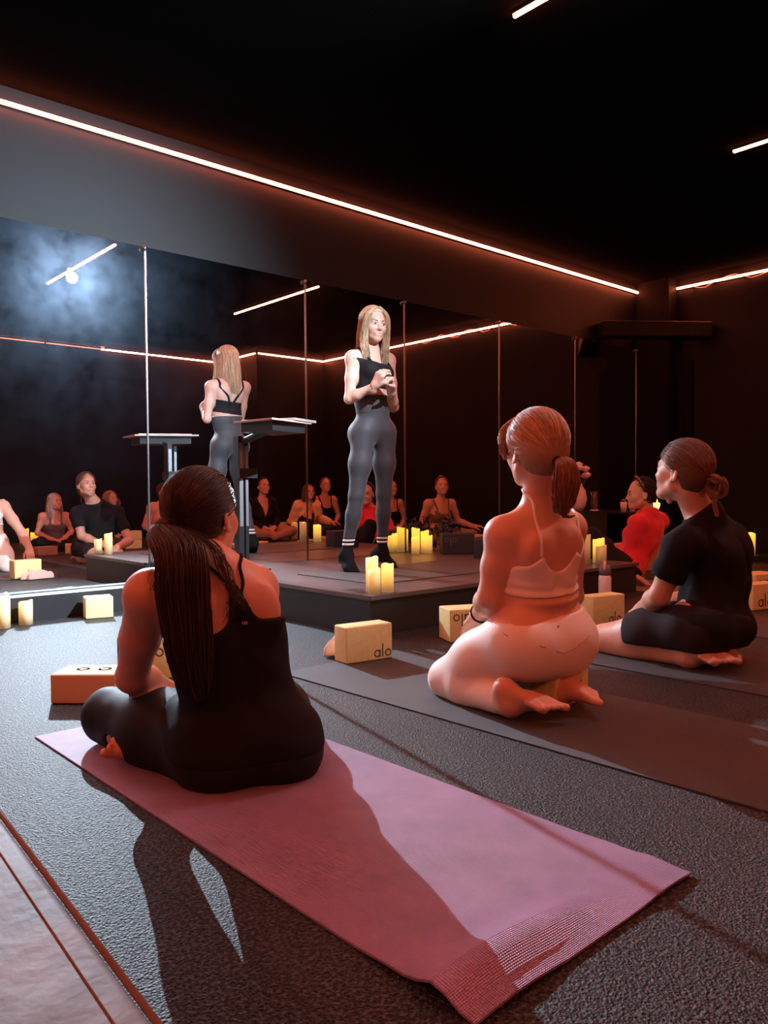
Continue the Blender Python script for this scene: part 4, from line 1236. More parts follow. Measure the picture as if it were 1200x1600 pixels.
def long_hair(c, R, s, N, seed, length=.30, rad=.0013, part=0.0, face=.85, k0=1.12, flare=.02, wave=.006, curly=0.0, behind=False, drop=None):
    """hair hanging from a parting; head coordinates, hangs along world down"""
    rs = np.random.RandomState(seed); K = 20
    az = rs.uniform(-PI, PI, N)
    sgn = np.where(az >= 0, 1, -1)
    # azimuth measured from the front; the face stays open
    a = np.abs(az); a = face+(PI-face)*(a/PI)**(.85)
    a = a*sgn
    down = R.T @ V3(0, 0, -1)
    T1 = np.linspace(0, 1, 9); T2 = np.linspace(0, 1, K-9+1)[1:]
    st = rs.uniform(-.1, .35, N)
    P = np.zeros((N, K, 3))
    y0 = np.cos(rs.uniform(0.2, 1.9, N))
    for k, t in enumerate(T1):
        # start on the parting line (x~part), run out to the side at ear level
        e0 = V3(part, 0, 1)
        d0 = np.stack([np.full(N, part)+rs.uniform(-.04, .04, N)*0, y0*.85, np.full(N, 1.0)-.35*np.abs(y0)], 1)
        d1 = np.stack([np.sin(a), np.cos(a), np.full(N, -.15)], 1)
        d = d0*(1-t)+d1*t
        d[:, 2] += .35*math.sin(t*PI)
        P[:, k] = scalp(d, k0)
    e = P[:, 8]
    Ln = length*rs.uniform(.72, 1.05, N)
    outw = np.stack([np.sin(a), np.cos(a), np.zeros(N)], 1)
    for j, t in enumerate(T2):
        P[:, 9+j] = e+down[None, :]*(Ln*t)[:, None]+outw*(flare*np.sin(t*2.4))
    lay = rs.uniform(.0, .09, (N, 1, 1)); P = CC+(P-CC)*(1+lay*np.linspace(0, 1, K)[None, :, None]*.5-.02)
    tt = np.linspace(0, 1, K)[None, :]
    ph = rs.uniform(0, 6, (N, 1)); fr = rs.uniform(5, 8, (N, 1))*(1+curly*2)
    P[:, :, 0] += (wave*(1+curly*2))*np.sin(fr*tt+ph)*tt; P[:, :, 1] += (wave*(1+curly*2))*np.cos(fr*tt*1.1+ph)*tt
    W_ = c+(P*s) @ R.T
    return W_, rad*rs.uniform(.5, 1.3, N)

M_eye = mat('eye_white', (0.75, 0.72, 0.70), 0.25)
M_iris = mat('iris', (0.05, 0.03, 0.02), 0.2)
def face_parts(c, R, s, parent, brow, lipc=(0.50, 0.16, 0.14), smile=0.0, beard=None):
    P = lambda x, y, z: c+R @ (V3(x, y, z)*s)
    for q in (-1, 1):
        e = MB(); cc = P(q*.031, .0775, .001)
        sh = Shape().ell(cc, V3(.0135, .0118, .0062)*s, R)
        g = Grid(cc-.018, cc+.018, .0025); V, F = surface_net(g.eval(sh), g.lo, .0025)
        o = npmesh('eye', [(V, F)], M_eye, parent)
        MB().tube([P(q*.031-.002, .0885, .001), P(q*.031-.002, .0902, .001)], .0052*s, 10).put('iris', M_iris, o)
        up = [P(q*(.031+.016*t), .0885-.004*abs(t)-.002*(t*q > .5), .0085-.003*t*t) for t in np.linspace(-1, 1, 7)]
        MB().tube(up, .0016*s, 5).put('eyelid', brow, parent, True)
        bp = [P(q*(.013+.036*t), .091-.012*t*t, .020+.006*math.sin(t*2.2)) for t in np.linspace(0, 1, 7)]
        MB().tube(bp, [.0028*s, .0034*s, .0034*s, .0032*s, .0028*s, .002*s, .001*s], 5).put('eyebrow', brow, parent, True)
    ml = mat('lips%.2f' % lipc[0], lipc, 0.4)
    w = .021+.006*smile; 
    lp = lambda z, y, zz: [P(w*t, y-.010*t*t, z+zz*t*t) for t in np.linspace(-1, 1, 9)]
    rr = [.0008, .003, .0042, .0046, .0044, .0046, .0042, .003, .0008]
    L = MB().tube(lp(-.0585, .0895, .002+.006*smile), [r*s for r in rr], 6).tube(lp(-.0670, .0890, .006+.008*smile), [r*1.15*s for r in rr], 6)
    L.put('lips', ml, parent, True)
    if smile > .5: MB().tube(lp(-.0625, .0905, .004+.008*smile), [r*.55*s for r in rr], 5).put('teeth', mat('teeth', (0.8, 0.76, 0.7), 0.3), parent, True)
    if beard:
        sh = Shape()
        for q in (-1, 1): sh.cone(P(q*.056, .002, -.050), P(q*.012, .072, -.096), .0135*s, .0135*s, .02)
        sh.ball(P(0, .076, -.096), .016*s, .02); sh.cone(P(-.022, .084, -.048), P(.022, .084, -.048), .0045*s, .0045*s, .008)
        lo, hi = sh.bounds(); g = Grid(lo-.008, hi+.008, .004); D = g.eval(sh); X, Y, Z = g.xyz()
        D = D+.0012*np.sin(X*900)*np.sin(Y*800)*np.sin(Z*700)
        npmesh('beard', [surface_net(D.astype(np.float32), g.lo, .004)], beard, parent)
# ------------------------------------------------------------------ people
SK_A = skin('skin_warm', (0.66, 0.33, 0.23)); SK_B = skin('skin_fair', (0.68, 0.36, 0.25)); SK_C = skin('skin_man', (0.62, 0.34, 0.24))
SK_E = skin('skin_light', (0.58, 0.36, 0.28)); SK_D = skin('skin_olive', (0.62, 0.36, 0.26))
CL_BLACK = mat('cloth_black', (0.010, 0.010, 0.012), 0.8, 0.2, sheen=0.0, bump=(300, .1, .001))
CL_SHIRT = mat('cloth_black_tee', (0.013, 0.011, 0.012), 0.9, 0.15, bump=(200, .15, .002))
CL_LEG = mat('cloth_dark_leggings', (0.012, 0.012, 0.014), 0.65, 0.25, sheen=0.0, bump=(300, .08, .001))
CL_GREY = mat('cloth_grey_leggings', (0.050, 0.054, 0.062), 0.6, 0.3, sheen=0.15, bump=(300, .08, .001))
CL_CREAM = mat('cloth_cream', (0.86, 0.76, 0.68), 0.55, 0.35, sheen=0.15, bump=(260, .08, .001))
CL_RED = mat('cloth_red', (0.72, 0.035, 0.05), 0.85, 0.2, sheen=0.2, bump=(200, .15, .002))
CL_SHORTS = mat('cloth_shorts', (0.022, 0.016, 0.018), 0.85, 0.2, bump=(200, .15, .002))
H_DARK = hairmat('hair_dark', (0.030, 0.014, 0.010)); H_BROWN = hairmat('hair_brown', (0.13, 0.06, 0.035)); H_BLOND = hairmat('hair_blonde', (0.42, 0.30, 0.18))
H_SAND = hairmat('hair_sandy', (0.42, 0.24, 0.14)); H_GREY = hairmat('hair_grey', (0.50, 0.42, 0.38)); H_BLACK = hairmat('hair_black', (0.018, 0.011, 0.010))
BROWK = mat('brow_dark', (0.05, 0.03, 0.02), 0.7); BROWL = mat('brow_light', (0.30, 0.18, 0.10), 0.7)

def bear(deg, tilt=0.0):
    a = math.radians(deg); t = math.radians(tilt)
    return V3(math.cos(a)*math.cos(t), math.sin(a)*math.cos(t), math.sin(t))
def flat(v, dz):
    v = V3(v).copy(); v[2] = 0; v = unit(v); v[2] = dz; return unit(v)
def shift(root, base):
    """put the origin of a figure built in world coordinates at its base point"""
    base = V3(base)
    def sh(o):
        if o.type == 'MESH':
            n = len(o.data.vertices); a = np.empty(n*3, np.float32); o.data.vertices.foreach_get('co', a)
            a = a.reshape(-1, 3)-base.astype(np.float32); o.data.vertices.foreach_set('co', a.ravel()); o.data.update()
        for ch in o.children: sh(ch)
    bpy.context.view_layer.update()
    sh(root); root.location = tuple(base)

# ---- A: nearest woman, cross-legged, seen from behind ---------------------
def person_a():
    hc = at(317, 808, 2.04); hf = bear(27, 4); hu = V3(.03, .05, 1)
    J = dict(pelvis=at(385, 1150, 2.00), chest=at(352, 985, 1.97), neck=at(330, 878, 1.955), head=hc, hfwd=hf, hup=hu,
             shL=at(232, 930, 1.93), shR=at(398, 921, 2.05), elL=at(207, 1057, 2.10), elR=at(415, 1050, 2.30),
             wrL=at(266, 1083, 2.29), wrR=at(335, 1090, 2.42),
             hipL=at(338, 1165, 2.00), hipR=at(428, 1160, 2.06), knL=at(172, 1118, 2.27), knR=at(425, 1085, 2.50),
             anL=at(320, 1128, 2.50), anR=at(232, 1170, 2.20),
             hdL=unit(at(300, 1100, 2.36)-at(266, 1083, 2.29)), hnL=V3(.3, .2, -1), thL=-1, curlL=.7,
             toeR=unit(at(168, 1176, 2.12)-at(232, 1170, 2.20)), soleR=V3(-.45, -.55, .55), bigR=-1)
    sh, Rc, Rp, mid = body_shape(J, 1.04, limb=1.0, soft=.4, lw=1.2, aw=1.12)
    root = skin_mesh(sh, SK_A, .0075, .004, .0045)
    tag(root, 'person sitting cross-legged in a black tank top, long dark ponytail down the back', 'person')
    ch = J['chest']
    # the top: straight under the shoulder blades, rising to a point at the spine
    fr = loc(Rc, ch)
    top = fr(lambda x, y, z: np.where(y < 0.02, z-(.012+.10*np.exp(-((x-.020)/.022)**2)+.02*np.exp(-((x-.02)/.07)**2)), z-(.0+.0*x)))
    low = both(plane(J['pelvis']+V3(0, 0, -.035), V3(0, 0, -1)), near(J['pelvis'], J['neck'], .20))
    garment('tank_top', sh, {'torso', 'leg'}, .0095, both(top, low), .0065, CL_BLACK, root, folds(.0016, 60, 1), )
    garment('leggings', sh, {'leg', 'torso'}, .0048, both(waist(J, Rp, .06), notnear(J['anR']+J['toeR']*.03, J['anR']+J['toeR']*.2, .045)), .0075, CL_LEG, root, folds(.0014, 70, 2))
    pk = at(379, 935, 1.85)
    strap('strap', sh, [at(383, 985, 1.86), pk, at(385, 905, 1.86), at(383, 878, 1.90), at(380, 862, 1.97)], .0042, CL_BLACK, root, .0035)
    strap('strap', sh, [at(383, 975, 1.86), pk, at(356, 905, 1.86), at(328, 882, 1.86), at(300, 862, 1.90)], .0042, CL_BLACK, root, .0035)
    p = sh.snap(at(388, 979, 1.85), .0085, GB)
    mb = MB(); 
    for i in range(3): mb.box((i*.0048, -.0005, 0), (i*.0048+.0034, .0005, .0075))
    a_ = math.atan2(_rt[1], _rt[0]); mb.xf(Matrix.Translation(p) @ Matrix.Rotation(a_, 4, 'Z') @ Matrix.Translation((-.007, -.002, 0)))
    mb.put('logo_patch', mat('logo_grey', (0.35, 0.33, 0.33), 0.5), root)
    R = frame(hf, hu)
    cap_hair(hc, R, 1.0, H_DARK, root, .0035, .010, line=.056, back=-.088, bulge=.004, gdir=V3(0, -.115, .0))
    tie = V3(-.004, -.118, -.004)
    a = pulled_strands(hc, R, 1.0, tie, 1500, 11, 1.145, .0009)
    tw = hc+R @ tie
    path = [tw, tw+R @ V3(-.012, -.030, -.018), at(283, 868, 1.83), at(286, 930, 1.82), at(294, 1000, 1.82), at(303, 1060, 1.84), at(310, 1095, 1.86)]
    b = lock_strands(path, [.016, .040, .060, .062, .055, .042, .016], 2600, 5, .0011, .006, .55, spread_end=1, ends=.3)
    w1 = lock_strands([tw, at(330, 850, 1.90), at(352, 885, 1.85), at(362, 930, 1.83), at(352, 975, 1.83)], [.008, .010, .009, .007, .004], 30, 6, .0009, .010, .3)
    w2 = lock_strands([tw, at(325, 850, 1.89), at(345, 890, 1.85), at(366, 930, 1.83), at(392, 955, 1.83)], [.006, .008, .008, .008, .006], 18, 7, .0008, .006, .3)
    w3 = lock_strands([tw, at(262, 830, 1.9), at(250, 870, 1.86), at(243, 930, 1.84)], [.010, .018, .016, .012], 60, 8, .0008, .010, .5)
    npmesh('ponytail', [b, w1, w2, w3], H_DARK, root); npmesh('hair_strands', [a], H_DARK, root)
    MB().tube([tw+R @ V3(0, .004, .002), tw+R @ V3(0, -.010, -.004)], .0165, 14).put('hair_tie', CL_BLACK, root, True)
    face_parts(hc, R, 1.0, root, BROWK)
    shift(root, (J['pelvis'][0], J['pelvis'][1], 0))
    return root

# ---- B: woman kneeling on a block, cream set -----------------------------
def person_b():
    hc = at(836, 704, 2.52); hf = bear(70, 2); hu = V3(0, 0, 1)
    Rr = V3(math.sin(R_(83)), -math.cos(R_(83)), 0)
    knL = at(702, 1060, 2.78); anL = at(797, 1099, 2.47)
    hipL = at(806, 1003, 2.56)
    J = dict(pelvis=at(846, 993, 2.63), chest=at(838, 872, 2.60), neck=at(845, 785, 2.56), head=hc, hfwd=hf, hup=hu,
             shL=at(785, 836, 2.53), shR=at(889, 826, 2.70), elL=at(766, 933, 2.56), wrL=at(750, 960, 2.72),
             elR=at(893, 930, 2.86), wrR=at(850, 985, 2.98),
             hipL=hipL, hipR=hipL+Rr*.185, knL=knL, knR=knL+Rr*.20, anL=anL, anR=at(872, 1082, 2.60),
             hdL=unit(at(736, 980, 2.80)-at(750, 960, 2.72)), hnL=V3(0, 0, -1), thL=-1, curlL=.35,
             hdR=unit(at(820, 1005, 3.03)-at(850, 985, 2.98)), hnR=V3(0, 0, -1), thR=1, curlR=.35,
             toeL=unit(flat(at(905, 1122, 2.42)-at(800, 1100, 2.50), -.42)), soleL=V3(-.25, -.05, 1), bigL=-1,
             toeR=unit(flat(at(938, 1112, 2.49)-at(868, 1080, 2.62), -.40)), soleR=V3(.2, -.35, 1), bigR=1, fs=1.0)
    sh, Rc, Rp, mid = body_shape(J, 1.03, soft=.9, limb=1.0, lw=1.12, aw=1.10, hipw=.97)
    sh.ell(J['pelvis']+Rp @ V3(0, -.035, -.035), V3(.150, .10, .095), Rp, .05, 'torso')
    # soft fold at the waist
    sh.ell(mid+Rc @ V3(0, -.012, .012), V3(.138, .100, .026), Rc, .018, 'torso')
    root = skin_mesh(sh, SK_B, .0075, .004, .0045)
    tag(root, 'person in a cream bra top and cream leggings kneeling on a foam block', 'person')
    ch = J['chest']; fr = loc(Rc, ch)
    bra = fr(lambda x, y, z: np.maximum(z-(-.020+10.5*np.clip(np.abs(x), 0, .075)**2-.7*np.clip(np.abs(x)-.075, 0, 1)), -(z+.098)))
    garment('bra_top', sh, {'torso'}, .0055, bra, .006, CL_CREAM, root, fr(lambda x, y, z: .0022*np.sin(z*190+4*x)*np.exp(-((z+.08)/.03)**2)+.0*y))
    garment('leggings', sh, {'torso', 'leg'}, .0050, both(waist(J, Rp, .085),
            notnear(J['anL']-(J['knL']-J['anL'])*.06, J['anL']+J['toeL']*.2, .062), notnear(J['anR']-(J['knR']-J['anR'])*.06, J['anR']+J['toeR']*.2, .062)), .0065, CL_CREAM, root, folds(.0009, 50, 4))
    strap('strap', sh, [at(850, 872, 2.45), at(848, 850, 2.45), at(842, 820, 2.46), at(832, 785, 2.48), at(822, 766, 2.53), at(815, 762, 2.60)], .0048, CL_CREAM, root, .002)
    strap('strap', sh, [at(903, 872, 2.58), at(908, 838, 2.60), at(908, 802, 2.62), at(900, 782, 2.67), at(890, 774, 2.72)], .0048, CL_CREAM, root, .002)
    # seams of the high waistband
    M_seam = mat('seam_tan', (0.45, 0.30, 0.24), 0.6)
    MB().tube([sh.snap(at(*q), .0075, {'torso', 'leg'}) for q in ((765, 972, 2.52), (800, 998, 2.48), (840, 1010, 2.45), (880, 1021, 2.48), (900, 1012, 2.5), (914, 994, 2.55))], .0016, 6).put('waistband_seam', M_seam, root, True)
    MB().lathe([(0, 0), (.006, 0), (.006, .001), (0, .001)], n=10).xf(Matrix.Translation(sh.snap(at(889, 979, 2.46), .0055, GB)) @ Matrix.Rotation(R_(90), 4, 'X')).put('logo_dot', M_seam, root)
    MB().tube([J['wrL']+frame(unit(J['wrL']-J['elL']), V3(0, 0, 1)) @ V3(.0335*math.cos(t), -.018, .0335*math.sin(t)) for t in np.linspace(0, 2*PI, 20)], .0045, 6).put('wristband', CL_BLACK, root, True)
    R = frame(hf, hu)
    cap_hair(hc, R, 1.0, H_SAND, root, .0035, .016, line=.050, back=-.085, bulge=.012, gdir=V3(0, -.115, -.035))
    tie = V3(0, -.128, -.035)
    a = pulled_strands(hc, R, 1.0, tie, 2000, 21, 1.20, .0009, .010)
    tw = hc+R @ tie
    fr1 = lock_strands([hc+R @ V3(-.02, .07, .095), hc+R @ V3(-.06, .075, .06), hc+R @ V3(-.078, .062, .015), hc+R @ V3(-.07, .055, -.03)], [.02, .022, .018, .008], 160, 25, .001, .005, .6)
    npmesh('hair_strands', [a, fr1], H_SAND, root)
    path = [tw, tw+R @ V3(.004, -.030, -.014), tw+R @ V3(.004, -.040, -.06), tw+R @ V3(.0, -.034, -.115), tw+R @ V3(-.006, -.022, -.160)]
    b = lock_strands(path, [.013, .034, .042, .034, .014], 1300, 23, .0011, .005, .85, ends=.2)
    c2 = lock_strands([tw+R @ V3(0, -.03, -.14), tw+R @ V3(.01, -.03, -.165), tw+R @ V3(.045, -.03, -.165)], [.008, .007, .003], 40, 24, .001, .002)
    npmesh('ponytail', [b, c2], hairmat('hair_auburn', (0.22, 0.085, 0.05)), root)
    MB().tube([tw+R @ V3(0, .006, .002), tw+R @ V3(0, -.008, -.004)], .0165, 14).put('hair_tie', CL_BLACK, root, True)
    MB().tube([hc+R @ V3(-.084, -.006+.006*math.cos(t), -.046+.009*math.sin(t)) for t in np.linspace(0, 2*PI, 12)], .0013, 5).put('earring', mat('gold', (.8, .5, .2), .25, metal=1), root, True)
    face_parts(hc, R, 1.0, root, BROWL)
    shift(root, (J['pelvis'][0], J['pelvis'][1], 0))
    return root

# ---- C: kneeling man -------------------------------------------------------
def person_c():
    hc = at(1066, 737, 3.22); hf = bear(88, 9); hu = bear(-92, 0)*.12+V3(0, 0, 1)
    Rr = V3(1, .04, 0)
    knL = at(944, 999, 3.50); anL = at(1078, 1027, 3.17)
    hipL = at(1080, 983, 3.20)
    J = dict(pelvis=at(1108, 978, 3.26), chest=at(1119, 880, 3.29), neck=at(1096, 803, 3.26), head=hc, hfwd=hf, hup=hu,
             shL=at(1065, 853, 3.14), shR=at(1131, 842, 3.42), elL=at(1030, 931, 3.22), wrL=at(1003, 952, 3.44), elR=at(1075, 935, 3.60), wrR=at(1018, 955, 3.56),
             hipL=hipL, hipR=hipL+Rr*.19, knL=knL, knR=knL+Rr*.20, anL=anL, anR=anL+Rr*.13+V3(0, 0.02, 0),
             hdL=V3(.6, .6, -.25), hnL=V3(.3, 0, -1), thL=-1, curlL=.6,
             hdR=V3(-.6, .6, -.25), hnR=V3(-.3, 0, -1), thR=1, curlR=.5,
             toeL=unit(flat(at(1158, 1042, 3.02)-anL, -.36)), soleL=V3(-.35, 0, 1), bigL=-1,
             toeR=unit(flat(at(1172, 1035, 3.10)-at(1110, 1020, 3.25), -.36)), soleR=V3(.2, 0, 1), bigR=1, fs=1.12, hs=1.08)
    sh, Rc, Rp, mid = body_shape(J, 1.14, male=True, limb=1.0, heads=1.03)
    root = skin_mesh(sh, SK_C, .008, .004, .005)
    tag(root, 'person kneeling in a black t-shirt and dark shorts, brown hair in a bun', 'person')
    ch = J['chest']
    hem = [cuff(J, 'L', .66, .10), cuff(J, 'R', .66, .10)]
    garment('t_shirt', sh, {'torso', 'arm'}, .015, both(*hem, plane(J['pelvis']+V3(0, 0, -.055), V3(0, 0, -1)), plane(J['neck']+Rc @ V3(0, 0, .022), unit(Rc[:, 2]*.9+Rc[:, 1]*.35))), .008, CL_SHIRT, root, folds(.006, 34, 7, (.5, .4, .8)))
    kk = lambda k, h: plane(k+(h-k)*.36, k-h)
    garment('shorts', sh, {'torso', 'leg'}, .013, both(waist(J, Rp, .06), anyof(near(J['hipL'], J['knL']+(J['hipL']-J['knL'])*.40, .15), near(J['hipR'], J['knR']+(J['hipR']-J['knR'])*.40, .15), near(J['pelvis'], J['pelvis'], .24)), kk(J['knL'], J['hipL']), lambda X, Y, Z: .075-Z+.0*X), .008, CL_SHORTS, root, folds(.004, 40, 9, (.2, .9, .3)))
    R = frame(hf, hu); s = 1.03
    cap_hair(hc, R, s, H_BROWN, root, .0035, .012, line=.046, back=-.085, bulge=.006, gdir=V3(0, -.115, -.02))
    tie = V3(0, -.122, -.018); tw = hc+R @ tie*s
    a = pulled_strands(hc, R, s, tie, 1600, 31, 1.16, .0009)
    npmesh('hair_strands', [a, lock_strands([hc+R @ V3(-.05, .03, .09), hc+R @ V3(-.06, -.04, .085), tw], [.004, .004, .003], 14, 30, .0008)], H_BROWN, root)
    # messy bun: loops of hair
    ls = []
    rs = np.random.RandomState(4)
    for k in range(9):
        ph = rs.uniform(0, 6); r = rs.uniform(.022, .042); ax = unit(rs.normal(size=3)*V3(1, .35, .5))
        u = unit(np.cross(ax, [0, .4, 1])); v = np.cross(ax, u); cc = tw+R @ V3(rs.uniform(-.01, .01), -.032, rs.uniform(-.025, .012))
        ls.append(lock_strands([cc+u*r*math.cos(t+ph)+v*r*math.sin(t+ph) for t in np.linspace(0, 4.6, 7)], [.004, .010, .011, .011, .010, .008, .004], 70, 60+k, .001, .004))
    ls.append(lock_strands([tw, tw+R @ V3(.0, .014, -.03), tw+R @ V3(-.01, .028, -.068)], [.006, .012, .006], 60, 77, .001, .004))
    ls.append(lock_strands([tw+R @ V3(0, -.02, -.02), tw+R @ V3(.0, -.03, -.08), tw+R @ V3(0, -.05, -.14)], [.006, .010, .004], 60, 78, .001, .004))
    npmesh('bun', ls, hairmat('hair_brown_light', (0.24, 0.11, 0.07)), root)
    face_parts(hc, R, s, root, BROWK, (0.48, 0.20, 0.17), beard=mat('stubble', (0.30, 0.16, 0.11), 0.9, bump=(900, .5, .001)))
    shift(root, (J['pelvis'][0], J['pelvis'][1], 0))
    return root

# ---- D: woman in a red sweater --------------------------------------------
def person_d():
    hc = at(1001, 772, 5.95); hf = bear(134, -2); hu = V3(0.03, -.05, 1)
    J = dict(pelvis=at(978, 884, 5.98), chest=at(1006, 838, 6.0), neck=at(1013, 800, 5.99), head=hc, hfwd=hf, hup=hu,
             shL=at(996, 818, 5.86), shR=at(1030, 815, 6.12), elL=at(984, 862, 5.90), wrL=at(988, 898, 5.84), elR=at(985, 862, 6.25), wrR=at(932, 862, 6.15),
             hipL=at(968, 886, 5.9), hipR=at(980, 880, 6.10), knL=at(925, 838, 6.05), knR=at(915, 880, 6.3), anL=at(918, 900, 6.0), anR=at(960, 888, 6.3),
             hdL=unit(V3(.2, -.6, -.3)), hnL=V3(0, 0, -1), thL=1, curlL=.2, hdR=unit(at(922, 866, 6.05)-at(932, 862, 6.15)), hnR=V3(0, 0, -1), thR=1, curlR=.8)
    sh, Rc, Rp, mid = body_shape(J, .98, limb=1.0)
    root = skin_mesh(sh, SK_D, .010, .0045, .006)
    tag(root, 'person in a red sweater and patterned headband sitting back on one hand, looking left', 'person')
    garment('sweater', sh, {'torso', 'arm', 'fore'}, .016, both(plane(J['neck']+Rc @ V3(0, 0, .020), unit(Rc[:, 2]*.9+Rc[:, 1]*.35)), plane(J['pelvis']+Rp @ V3(0, 0, .0), -Rp[:, 2]), cuff(J, 'L', 1.95), cuff(J, 'R', 1.95)), .009, CL_RED, root, folds(.003, 45, 3, (.3, .3, .9)))
    garment('trousers', sh, {'torso', 'leg'}, .012, waist(J, Rp, .06), .011, CL_BLACK, root)
    R = frame(hf, hu)
    cap_hair(hc, R, 1.0, H_BLACK, root, .005, .010, line=.050, back=-.085)
    ls = pulled_strands(hc, R, 1.0, V3(0, -.115, -.03), 300, 3, 1.14, .0015, fr_=-.03)
    npmesh('hair_strands', [ls], H_BLACK, root)
    band = []
    for t in np.linspace(-1.75, 1.75, 25):
        d = V3(math.sin(t), .38*math.cos(t)+.12, math.cos(t)*.95+.12)
        band.append(hc+R @ scalp(d, 1.19))
    MB().tube(band, .011, 6).put('headband', mat('headband_dark', (0.04, 0.025, 0.025), 0.6), root, True)
    mb = MB()
    for k in range(3, 22, 2):
        p = band[k]; q = band[k+1]; o = unit(p-hc)*.0105
        mb.tube([p+o-R @ V3(0, .006, 0), p+o+R @ V3(0, .006, 0)], .0028, 5).tube([p+o, q+o], .002, 5)
    mb.put('headband_pattern', mat('headband_pale', (0.45, 0.36, 0.26), 0.5), root)
    cc = J['wrR']; Rw = frame(unit(J['wrR']-J['elR']), V3(0, 0, 1))
    MB().tube([cc+Rw @ V3(.034*math.cos(t), .006*math.sin(5*t), .034*math.sin(t)) for t in np.linspace(0, 2*PI, 30)], [.012+.004*math.sin(i*2.1) for i in range(30)], 8).put('scrunchie', mat('scrunchie', (0.75, 0.55, 0.40), 0.7, var=(60, .6)), root, True)
    face_parts(hc, R, 1.0, root, BROWK, smile=.4)
    shift(root, (J['pelvis'][0], J['pelvis'][1], 0))
    return root

# ---- E: the standing instructor -------------------------------------------
def person_e():
    hc = at(583, 508, 5.06); hf = bear(256, -6); hu = V3(.03, -.03, 1)
    zs = STG[4]
    def onstage(px, py, z):
        r = at(px, py, 1.0)-CAM; return CAM+r*(z-CAM_H)/r[2]
    aR = onstage(541, 866.5, zs+.108); aL = onstage(597, 861.5, zs+.108)
    kd = lambda a: float((a-CAM) @ _fw)
    J = dict(pelvis=at(584, 668, 5.09), chest=at(580, 584, 5.07), neck=at(578, 549, 5.09), head=hc, hfwd=hf, hup=hu,
             shR=at(551, 560, 4.98), shL=at(607, 564, 5.19), elR=at(546, 623, 4.96), elL=at(615, 636, 5.14),
             wrR=at(586, 603, 4.88), wrL=at(611, 608, 4.95),
             hipR=at(568, 676, 5.04), hipL=at(601, 676, 5.14), knR=at(557, 775, (5.04+kd(aR))/2-.03), knL=at(600, 772, (5.14+kd(aL))/2-.03),
             anR=aR, anL=aL, hdR=unit(at(597, 578, 4.83)-at(586, 603, 4.88)), hnR=V3(.95, -.1, .25), thR=-1, curlR=.95,
             hdL=unit(at(606, 582, 4.86)-at(611, 608, 4.95)), hnL=V3(-.95, -.3, .15), thL=1, curlL=1.15,
             toeR=unit(bear(252)+V3(0, 0, -.38)), soleR=V3(0, 0, -1), bigR=1, toeL=unit(bear(292)+V3(0, 0, -.38)), soleL=V3(0, 0, -1), bigL=-1, fs=.98)
    sh, Rc, Rp, mid = body_shape(J, .93, limb=.94, heads=.98, fem=.95, hipw=.83, lw=.90, waistw=1.16)
    root = skin_mesh(sh, SK_E, .009, .004, .0045)
    tag(root, 'person with long blonde hair standing on the stage in dark grey leggings', 'person')
    ch = J['chest']; fr = loc(Rc, ch)
    bra = fr(lambda x, y, z: np.maximum(np.where(y < 0.0, z-(-.015), z-(.045+2.2*np.clip(np.abs(x), 0, .11)**2*8*np.clip(np.abs(x), 0, .11))), -(z+.115)))
    garment('bra_top', sh, {'torso'}, .0055, bra, .007, CL_BLACK, root)
    for q in ('L', 'R'):
        sd = 1 if q == 'R' else -1
        s_ = J['sh'+q]; nk = J['neck']
        topp = nk+(s_-nk)*.62
        front = ch+Rc @ V3(sd*.085, .12, .05); backp = ch+Rc @ V3(sd*.012, -.11, -.02); 
        strap('strap', sh, [front, topp+Rc @ V3(0, .05, .01), topp+V3(0, 0, .03), topp+Rc @ V3(0, -.05, -.01), backp], .0095, CL_BLACK, root, .001)
    garment('leggings', sh, {'torso', 'leg'}, .0048, both(plane(at(585, 622, 5.14), unit(Rp[:, 2])), lambda X, Y, Z: (zs+.205)-Z+.0*X+.0*Y), .008, CL_GREY, root)
    garment('waistband', sh, {'torso'}, .0060, both(plane(at(585, 620, 5.14), unit(Rp[:, 2])), plane(at(585, 648, 5.14), -unit(Rp[:, 2]))), .007, CL_GREY, root)
    CLS = mat('sock_black', (0.010, 0.010, 0.011), 0.9, 0.15)
    for q in ('R', 'L'):
        ka, aa = J['kn'+q], J['an'+q]
        o = garment('sock', sh, {'leg', 'foot'+q}, .0045, both(near(aa+unit(ka-aa)*.105, aa+J['toe'+q]*.22, .19), lambda X, Y, Z: Z-(zs+.218)+.0*X, lambda X, Y, Z, a2=aa, q=q: -(near(J['an'+('L' if q == 'R' else 'R')], J['an'+('L' if q == 'R' else 'R')]+V3(0, 0, .2), .06)(X, Y, Z))), .006, CLS, root)
        for z0 in (.175, .200):
            garment('sock_stripe', sh, {'leg'}, .0075, both(near(aa, aa+unit(ka-aa)*.2, .075), lambda X, Y, Z, z0=z0: np.abs(Z-(zs+z0))-.0075+.0*X), .004, mat('stripe_white', (0.85, 0.83, 0.82), 0.7), o)
    MB().tube([J['wrR']+frame(unit(J['wrR']-J['elR']), V3(0, 0, 1)) @ V3(.027*math.cos(t), -.012, .027*math.sin(t)) for t in np.linspace(0, 2*PI, 20)], .0035, 6).put('wristband', H_BROWN, root, True)
    R = frame(hf, hu)
    W1, r1 = long_hair(hc, R, .98, 2600, 41, .30, .0016, part=.012, face=.98, k0=1.12, flare=.010, wave=.010)
    # front locks fall over the shoulders onto the chest
    def P(x, y, z): return hc+R @ V3(x, y, z)
    dn = V3(0, 0, -1)
    l1 = lock_strands([P(.02, .06, .105), P(.066, .065, .055), P(.078, .045, -.04), P(.078, .050, -.12), P(.072, .075, -.20), P(.062, .085, -.26)], [.010, .016, .020, .022, .026, .014], 420, 43, .0015, .010, .6, ends=.3)
